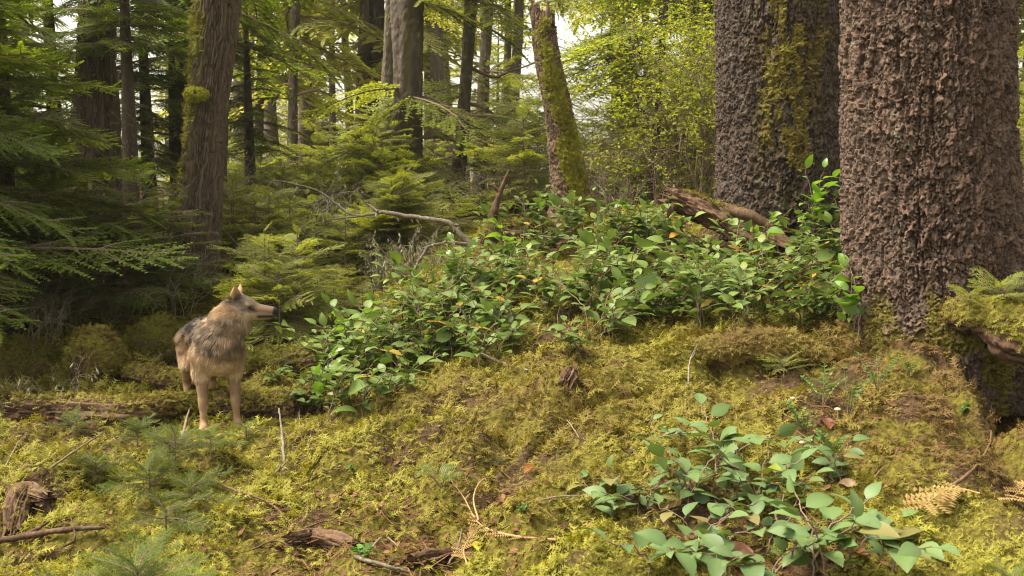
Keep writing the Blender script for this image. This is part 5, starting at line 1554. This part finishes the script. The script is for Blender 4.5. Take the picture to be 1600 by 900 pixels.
# ------------------------------------------------------------------ the wolf
def make_wolf():
    vx = .0052
    lo = np.array([-.78, -.30, -.02]); hi = np.array([.66, .46, .98])
    dims = np.ceil((hi - lo) / vx).astype(int)
    D = np.full(dims, 1.0, np.float32)
    prim_flow = []
    def box(a, b, r, m):
        l = np.minimum(a, b) - r - m; h = np.maximum(a, b) + r + m
        i0 = np.clip(((l - lo) / vx).astype(int), 0, dims - 1); i1 = np.clip(((h - lo) / vx).astype(int) + 2, 1, dims)
        return i0, i1
    def pts(i0, i1):
        g = [lo[k] + vx * np.arange(i0[k], i1[k]) for k in range(3)]
        return np.meshgrid(*g, indexing='ij')
    def rcone(a, b, ra, rb, k=.03, sy=1.0, flow=None, sub=False, ax=None, flat=1.0):
        """round cone joined smoothly; ax/flat squash it along an axis"""
        a, b = np.array(a, float), np.array(b, float)
        i0, i1 = box(a, b, max(ra, rb) * 1.05, k + .02)
        X, Yc, Z = pts(i0, i1)
        P = np.stack([X, Yc, Z], -1) - a
        ba = b - a
        if ax is not None:
            ax = np.array(ax, float); ax /= np.linalg.norm(ax)
            pr = P @ ax
            P = P + (pr * (flat - 1))[..., None] * ax
            ba = ba + (ba @ ax) * (flat - 1) * ax
        h = np.clip((P @ ba) / (ba @ ba + 1e-9), 0, 1)
        d = np.linalg.norm(P - h[..., None] * ba, axis=-1) - (ra + (rb - ra) * h)
        if ax is not None: d = d / flat ** .5
        s = tuple(slice(i0[q], i1[q]) for q in range(3))
        o = D[s]
        if sub:
            hh = np.clip(.5 - .5 * (o + d) / k, 0, 1)
            D[s] = o * (1 - hh) - d * hh + k * hh * (1 - hh)
        else:
            hh = np.clip(.5 + .5 * (d - o) / k, 0, 1)
            D[s] = d * (1 - hh) + o * hh - k * hh * (1 - hh)
            if flow is not None: prim_flow.append((a, b, (ra + rb) / 2, np.array(flow, float)))
    Yx = (0, 1, 0)
    # trunk
    rcone((.25, 0, .515), (.02, 0, .525), .152, .140, .05, ax=Yx, flat=1.18, flow=(-1, 0, -.45))
    rcone((.02, 0, .53), (-.22, 0, .55), .135, .115, .06, ax=Yx, flat=1.18, flow=(-1, 0, -.4))
    rcone((-.22, 0, .55), (-.35, 0, .535), .115, .108, .05, flow=(-1, 0, -.5))
    rcone((.33, .01, .49), (.35, .02, .55), .10, .115, .06, flow=(-.1, 0, -1))
    rcone((.28, 0, .60), (.35, .08, .72), .138, .108, .06, flow=(-.75, -.1, -.8))
    rcone((.35, .08, .72), (.355, .125, .80), .108, .076, .05, flow=(-.7, -.3, -.7))
    # head
    az = R(62)
    d = np.array([math.cos(az), math.sin(az), -.13]); d /= np.linalg.norm(d)
    lat = np.array([-math.sin(az), math.cos(az), 0.0])
    up = np.cross(d, lat); up /= np.linalg.norm(up)
    S = np.array([.362, .142, .803])
    H = lambda u, v, w: S + d * u + lat * v + up * w
    rcone(H(-.015, 0, .005), H(.03, 0, .008), .074, .066, .04, flow=-d)
    for s in (-1, 1):
        rcone(H(-.015, s * .050, -.034), H(.03, s * .040, -.034), .055, .043, .03, flow=-d * .7 - up)
        rcone(H(.045, s * .030, .028), H(.07, s * .026, .020), .026, .018, .02, flow=-d)
        rcone(H(-.05, s * .05, -.06), H(-.02, s * .05, -.05), .05, .05, .04, flow=-d * .5 - up)
    rcone(H(.06, 0, -.012), H(.205, 0, .003), .053, .029, .03, flow=-d)
    rcone(H(.11, 0, -.014), H(.20, 0, -.010), .041, .028, .02, flow=-d)
    rcone(H(.05, 0, -.048), H(.178, 0, -.034), .034, .020, .018, flow=-d)
    rcone(H(.212, 0, .004), H(.222, 0, .004), .020, .017, .012)
    for s in (-1, 1):                       # mouth line
        rcone(H(.115, s * .042, -.034), H(.19, s * .030, -.024), .0045, .004, .006, sub=True)
        rcone(H(.072, s * .047, .012), H(.082, s * .045, .010), .009, .007, .008, sub=True)   # eye socket
        b = H(-.030, s * .046, .045); t = H(-.042, s * .064, .146)
        n = d * .80 + lat * s * .55
        rcone(b, b + (t - b) * .45, .039, .034, .02, ax=n, flat=2.0, flow=up)
        rcone(b + (t - b) * .45, t, .034, .006, .012, ax=n, flat=2.0, flow=up)
        c = n / np.linalg.norm(n) * .016
        rcone(b + c + (t - b) * .12, b + c * .8 + (t - b) * .8, .021, .006, .008, ax=n, flat=1.5, sub=True)
    # legs
    for s in (-1, 1):
        rcone((.27, s * .090, .48), (.25, s * .104, .37), .084, .056, .05, flow=(-.2, 0, -1))
        rcone((.25, s * .104, .37), (.280, s * .104, .185), .046, .028, .03, flow=(-.1, 0, -1))
        rcone((.280, s * .104, .19), (.283, s * .104, .165), .030, .029, .015, flow=(-.1, 0, -1))
        rcone((.283, s * .104, .165), (.296, s * .107, .055), .025, .0215, .015, flow=(0, 0, -1))
        rcone((.296, s * .107, .055), (.328, s * .110, .026), .023, .028, .016, flow=(1, 0, -.3))
        for q in (-1.5, -.5, .5, 1.5):
            l = .010 if abs(q) < 1 else 0
            rcone((.330, s * .110 + q * .014, .024), (.356 + l, s * .112 + q * .017, .014), .0145, .0115, .004, flow=(1, 0, -.3))
        rcone((-.34, s * .072, .50), (-.29, s * .092, .35), .100, .062, .05, flow=(-.3, 0, -1))
        rcone((-.29, s * .092, .35), (-.45, s * .088, .21), .056, .029, .03, flow=(-.6, 0, -1))
        rcone((-.45, s * .088, .21), (-.425, s * .088, .05), .027, .023, .015, flow=(0, 0, -1))
        rcone((-.425, s * .088, .05), (-.38, s * .090, .024), .024, .028, .015, flow=(1, 0, -.3))
        for q in (-1, 0, 1):
            rcone((-.38, s * .090 + q * .017, .022), (-.352, s * .091 + q * .02, .014), .015, .012, .005, flow=(1, 0, -.3))
    rcone((-.41, 0, .55), (-.50, -.01, .40), .05, .058, .04, flow=(-.4, 0, -1))
    rcone((-.50, -.01, .40), (-.52, -.02, .22), .058, .022, .03, flow=(-.1, 0, -1))
    # surface nets
    ins = D < 0
    c = ins[:-1, :-1, :-1].astype(np.int8)
    acc = np.zeros(tuple(dims - 1), np.int8)
    for dx in (0, 1):
        for dy in (0, 1):
            for dz in (0, 1):
                acc += ins[dx:dims[0] - 1 + dx, dy:dims[1] - 1 + dy, dz:dims[2] - 1 + dz]
    act = (acc > 0) & (acc < 8)
    idx = np.full(act.shape, -1, np.int64)
    I = np.argwhere(act); idx[act] = np.arange(len(I))
    P = np.zeros((len(I), 3)); n = np.zeros(len(I))
    corners = [(x, y, z) for x in (0, 1) for y in (0, 1) for z in (0, 1)]
    for a in corners:
        for k in range(3):
            if a[k]: continue
            b = list(a); b[k] = 1
            da = D[I[:, 0] + a[0], I[:, 1] + a[1], I[:, 2] + a[2]]; db = D[I[:, 0] + b[0], I[:, 1] + b[1], I[:, 2] + b[2]]
            cr = (da < 0) != (db < 0)
            t = np.where(cr, da / np.where(cr, da - db, 1), 0)
            q = np.array(a, float)[None] + t[:, None] * (np.array(b) - np.array(a))[None]
            P[cr] += q[cr]; n[cr] += 1
    V = lo + vx * (I + P / n[:, None])
    F = []
    for k in range(3):
        o1, o2 = [(1, 2), (2, 0), (0, 1)][k]
        sl0 = [slice(1, dims[q] - 1) for q in range(3)]; sl1 = list(sl0)
        sl0[k] = slice(0, dims[k] - 1); sl1[k] = slice(1, dims[k])
        A0, A1 = ins[tuple(sl0)], ins[tuple(sl1)]
        E = np.argwhere(A0 != A1)
        off = np.array([s.start for s in sl0]); E0 = E + off
        sign = A0[tuple(E.T)]
        def cell(m1, m2):
            q = E0.copy(); q[:, o1] -= m1; q[:, o2] -= m2
            return idx[tuple(q.T)]
        f = np.stack([cell(1, 1), cell(0, 1), cell(0, 0), cell(1, 0)], -1)
        f[~sign] = f[~sign][:, ::-1]
        F.append(f[(f >= 0).all(1)])
    F = np.concatenate(F)
    # a little smoothing
    for it in range(2):
        s = np.zeros_like(V); cnt = np.zeros(len(V))
        for a, b in ((0, 1), (1, 2), (2, 3), (3, 0)):
            np.add.at(s, F[:, a], V[F[:, b]]); np.add.at(cnt, F[:, a], 1)
            np.add.at(s, F[:, b], V[F[:, a]]); np.add.at(cnt, F[:, b], 1)
        V = V * .5 + .5 * s / cnt[:, None]
    fn = np.cross(V[F[:, 2]] - V[F[:, 0]], V[F[:, 3]] - V[F[:, 1]])
    Nn = np.zeros_like(V)
    for a in range(4): np.add.at(Nn, F[:, a], fn)
    Nn /= np.linalg.norm(Nn, axis=1, keepdims=True) + 1e-12

    # coat colours by place on the body
    def coat(P, Nv):
        x, y, z = P.T
        q = P - S
        u, v, w = q @ d, q @ lat, q @ up
        nz_ = lambda f, s: vnoise(x * f, y * f, z * f, s)
        C = lambda *c: np.array(c)[None]
        tan, cream, grey, black, rust = C(.255, .165, .092), C(.47, .36, .25), C(.085, .066, .052), C(.010, .009, .009), C(.27, .135, .060)
        M = lambda a, b, t: a + (b - a) * np.clip(t, 0, 1)[:, None]
        col = np.repeat(tan, len(P), 0)
        col = M(col, cream, sstep(.46, .34, z) * sstep(.24, .12, np.abs(z - .38)) * .8)               # under parts
        col = M(col, cream, sstep(.22, .32, x) * sstep(.56, .44, z) * .55)
        col = M(col, grey, sstep(.46, .58, z + .05 * nz_(14, 1)) * sstep(.24, .05, x) * .8)           # flanks
        col = M(col, black, sstep(.50, .58, z + .07 * nz_(16, 2)) * sstep(.22, .10, x) * (1.0 + .5 * nz_(30, 3)))   # dark saddle
        col = M(col, cream, sstep(.2, .6, nz_(26, 4)) * sstep(.55, .62, z) * sstep(.12, .0, x) * .22)
        mane = sstep(.10, .2, x) * sstep(.48, .56, z + .03 * nz_(20, 5)) * sstep(.80, .74, z)
        col = M(col, grey, mane * (.8 + .5 * nz_(24, 6)))
        col = M(col, black, mane * sstep(.15, .7, nz_(28, 12)) * .45 * sstep(.36, .28, x))
        col = M(col, cream, mane * sstep(.1, .7, nz_(34, 7)) * .55)
        col = M(col, rust, sstep(.02, -.10, u) * sstep(.66, .74, z) * sstep(.0, .5, -Nv[:, 0]) * .8)
        thr = sstep(.60, .66, z) * sstep(.78, .72, z) * sstep(.0, .6, Nv @ (d * .8 + np.array([.3, .3, 0])))
        col = M(col, cream, thr * .35)
        col = M(col, cream, sstep(.25, .30, x) * sstep(.09, .04, np.abs(y)) * sstep(.50, .42, z) * .5)
        legs = sstep(.37, .31, z)
        col = M(col, M(tan * .95, cream, .15 + .45 * nz_(26, 8)), legs * .9)
        col = M(col, grey, legs * sstep(.0, .8, Nv[:, 0] * .5 + np.abs(Nv[:, 1])) * .35 * sstep(.12, .25, z))
        head = sstep(.115, .095, np.linalg.norm(q - np.outer(np.clip(u, 0, .22), d), axis=1)) * sstep(.70, .735, z)
        hc = np.repeat(C(.15, .108, .076), len(P), 0)
        hc = M(hc, grey, sstep(.0, .03, w) * sstep(.09, .05, u) * .8)
        hc = M(hc, cream, sstep(-.005, -.03, w) * sstep(-.08, -.02, u) * .85)
        hc = M(hc, C(.145, .088, .056), sstep(.06, .10, u) * sstep(-.022, -.002, w) * .9)
        hc = M(hc, grey, sstep(.06, .10, u) * sstep(.022, .034, w) * .5)
        hc = M(hc, cream * .8, sstep(.09, .13, u) * sstep(-.002, -.016, w) * .6)
        hc = M(hc, cream, np.exp(-(((u - .055) / .016) ** 2 + ((w - .036) / .012) ** 2)) * .6)
        hc = M(hc, black, np.exp(-(((u - .079) / .024) ** 2 + ((w - .009 + (u - .077) * .35) / .010) ** 2)) * 1.3 * sstep(.02, .03, np.abs(v)))
        hc = M(hc, C(.125, .085, .060), sstep(.055, .075, w) * sstep(-.0, -.03, u) * .6)
        ear = sstep(.062, .07, w) * sstep(.0, -.02, u)
        hc = M(hc, C(.16, .10, .07), ear * sstep(.0, .5, Nv @ d) * .75)
        hc = M(hc, black, ear * sstep(.11, .135, w) * .5)
        hc = hc * (1 + .35 * vnoise(u * 70, v * 160, w * 160, 33) * sstep(.12, .06, u))[:, None]
        hc = M(hc, black, np.exp(-(((u - .060) / .022) ** 2 + ((w - .004 + (u - .06) * .1) / .004) ** 2)) * .7)
        lipw = -.034 + (u - .115) * .13
        hc = M(hc, black, np.exp(-((w - lipw + .008) / .0115) ** 2) * sstep(.10, .125, u))
        hc = M(hc, C(.02, .018, .018), sstep(.207, .213, u) * sstep(-.022, -.014, w))
        col = M(col * np.array([1.16, 1.10, 1.04]), hc * .92, head)
        return np.clip(col, .008, 1)
    rng = np.random.default_rng(8)
    cols = coat(V, Nn)
    m, nt, out = new_mat('wolf_coat')
    a = N(nt, 'ShaderNodeVertexColor', _layer_name='col')
    p = N(nt, 'ShaderNodeBsdfPrincipled', Roughness=.75); p.inputs['Specular IOR Level'].default_value = .2
    nt.links.new(a.outputs[0], p.inputs['Base Color']); nt.links.new(p.outputs[0], out.inputs[0])
    m2, nt, out = new_mat('wolf_nose_leather')
    p = N(nt, 'ShaderNodeBsdfPrincipled', Roughness=.35); p.inputs['Base Color'].default_value = (.012, .011, .011, 1); nt.links.new(p.outputs[0], out.inputs[0])
    m3, nt, out = new_mat('wolf_eye')
    p = N(nt, 'ShaderNodeBsdfPrincipled', Roughness=.1); p.inputs['Base Color'].default_value = (.16, .075, .015, 1); nt.links.new(p.outputs[0], out.inputs[0])

    # fur
    n = 120000
    area = np.linalg.norm(fn, axis=1)
    dens = area * (1 + 1.5 * (V[F[:, 0], 2] > .68))
    k = rng.choice(len(F), n, p=dens / dens.sum())
    r1, r2 = rng.random((n, 1)), rng.random((n, 1))
    P = V[F[k, 0]] * (1 - r1) * (1 - r2) + V[F[k, 1]] * r1 * (1 - r2) + V[F[k, 2]] * r1 * r2 + V[F[k, 3]] * (1 - r1) * r2
    Np = Nn[F[k, 0]]
    W = np.zeros(n); Fl = np.zeros((n, 3))
    for a, b, r, fl in prim_flow:
        ba = b - a
        h = np.clip((P - a) @ ba / (ba @ ba), 0, 1)
        ds = np.linalg.norm(P - a - h[:, None] * ba, axis=1) - r
        w_ = np.exp(-np.clip(ds, -.02, .2) / .02)
        W += w_; Fl += w_[:, None] * fl / np.linalg.norm(fl)
    Fl /= W[:, None]
    Fl -= Np * (Fl * Np).sum(1, keepdims=True)
    Fl /= np.linalg.norm(Fl, axis=1, keepdims=True) + 1e-6
    q = P - S
    u, v, w = q @ d, q @ lat, q @ up
    hd = np.linalg.norm(q - np.outer(np.clip(u, 0, .22), d), axis=1) < .10
    Ln = np.full(n, .034)
    Ln = np.where((P[:, 0] > .1) & (P[:, 2] > .5), .046, Ln)
    Ln = np.where(P[:, 2] < .33, np.where(P[:, 2] < .06, .008, .015), Ln)
    Ln = np.where((P[:, 0] < -.47), .06, Ln)
    Ln = np.where(hd, np.where(u > .05, .007, np.where(w < -.01, .030, .018)), Ln)
    earm = (w > .052) & (u < .01) & (np.linalg.norm(q, axis=1) < .2)
    Ln = np.where(earm, .006, Ln)
    keep = ~(hd & (u > .195)) & ~(hd & (np.abs(u - .077) < .013) & (np.abs(w - .011) < .010))
    Ln *= rng.uniform(.6, 1.25, n)
    lift = np.where(hd, .22, np.where(P[:, 2] < .32, .24, .34))[:, None]
    clump = np.stack([vnoise(P[:, 0] * 32, P[:, 1] * 32, P[:, 2] * 32, 60 + i) for i in range(3)], -1)
    dr = Fl + Np * lift + np.where(hd | earm, .12, .34)[:, None] * clump + rng.normal(0, .12, (n, 3))
    dr /= np.linalg.norm(dr, axis=1, keepdims=True)
    sd_ = np.cross(dr, Np); sd_ /= np.linalg.norm(sd_, axis=1, keepdims=True) + 1e-6
    wd = np.where(hd | earm, .0011, np.where(P[:, 2] < .3, .0014, .0022))[:, None] * rng.uniform(.7, 1.3, (n, 1))
    root = P - Np * .003
    mid_ = root + dr * Ln[:, None] * .55
    tip = root + dr * Ln[:, None] - Np * Ln[:, None] * .12 + Fl * Ln[:, None] * .1
    VV = np.stack([root - sd_ * wd, root + sd_ * wd, mid_ - sd_ * wd * .7, mid_ + sd_ * wd * .7, tip], 1)[keep]
    nn = len(VV); o5 = np.arange(nn)[:, None] * 5
    FF4 = np.array([[0, 1, 3, 2]]) + o5; FF3 = np.array([[2, 3, 4]]) + o5
    fc = coat(P, Np) * rng.uniform(.78, 1.22, (n, 1))
    band = (rng.random((n, 1)) < .30) & (P[:, 2:3] > .45) & ~hd[:, None]
    tipc = np.where(band, fc * .35, fc * 1.12)
    fc, tipc = fc[keep], tipc[keep]
    CC = np.stack([fc * .95, fc * .95, fc, fc, tipc], 1).reshape(-1, 3)

    rz = R(-63)
    Rm = np.array([[math.cos(rz), -math.sin(rz)], [math.sin(rz), math.cos(rz)]])
    mid0 = at(345, 671, 6.46)
    loc = np.array([*(mid0[:2] - Rm @ np.array([.30, 0])), mid0[2]])
    o = thing('wolf', 'tawny grey wolf standing alert on the moss with its head turned to the right', 'wolf', loc, None, rz)
    link('body', mesh_np('body', V, [F], m, True, None, cols), o)
    link('fur', mesh_np('fur', VV.reshape(-1, 3), [FF4, FF3], m, True, None, np.clip(CC, .008, 1)), o)
    def ball(nm, c, r, mat, sq=(1, 1, 1)):
        a_, b_ = np.meshgrid(np.linspace(0, 2 * math.pi, 17)[:-1], np.linspace(-math.pi / 2, math.pi / 2, 10))
        q = np.stack([np.cos(a_) * np.cos(b_) * sq[0], np.sin(a_) * np.cos(b_) * sq[1], np.sin(b_) * sq[2]], -1).reshape(-1, 3) * r
        Vb = c + q[:, :1] * d + q[:, 1:2] * lat + q[:, 2:] * up
        i = np.arange(9)[:, None] * 16; j = np.arange(16)[None]; j2 = (j + 1) % 16
        link(nm, mesh_np(nm, Vb, [np.stack([i + j, i + j2, i + 16 + j2, i + 16 + j], -1).reshape(-1, 4)], mat), o)
    ball('nose', H(.224, 0, .005), .0195, m2, (.75, 1, .85))
    for s in (-1, 1):
        ball('eye', H(.076, s * .0395, .011), .0105, m3)
make_wolf()
# ------------------------------------------------------------------ the air
def haze_box(density):
    b = [(-440, -140, -9), (440, 540, 34)]
    V = [(x, y, z) for x in (b[0][0], b[1][0]) for y in (b[0][1], b[1][1]) for z in (b[0][2], b[1][2])]
    F = [(0, 1, 3, 2), (4, 6, 7, 5), (0, 4, 5, 1), (2, 3, 7, 6), (0, 2, 6, 4), (1, 5, 7, 3)]
    m, nt, out = new_mat('haze')
    v = N(nt, 'ShaderNodeVolumePrincipled')
    v.inputs['Color'].default_value = (.97, .95, .86, 1)
    v.inputs['Density'].default_value = density
    v.inputs['Anisotropy'].default_value = .3
    nt.links.new(v.outputs[0], out.inputs['Volume'])
    tag(link('haze', mesh_np('haze', V, [F], m, False)), kind='stuff')
haze_box(.0006)
tag(link('moss', moss_field(150000, 1)), kind='stuff')
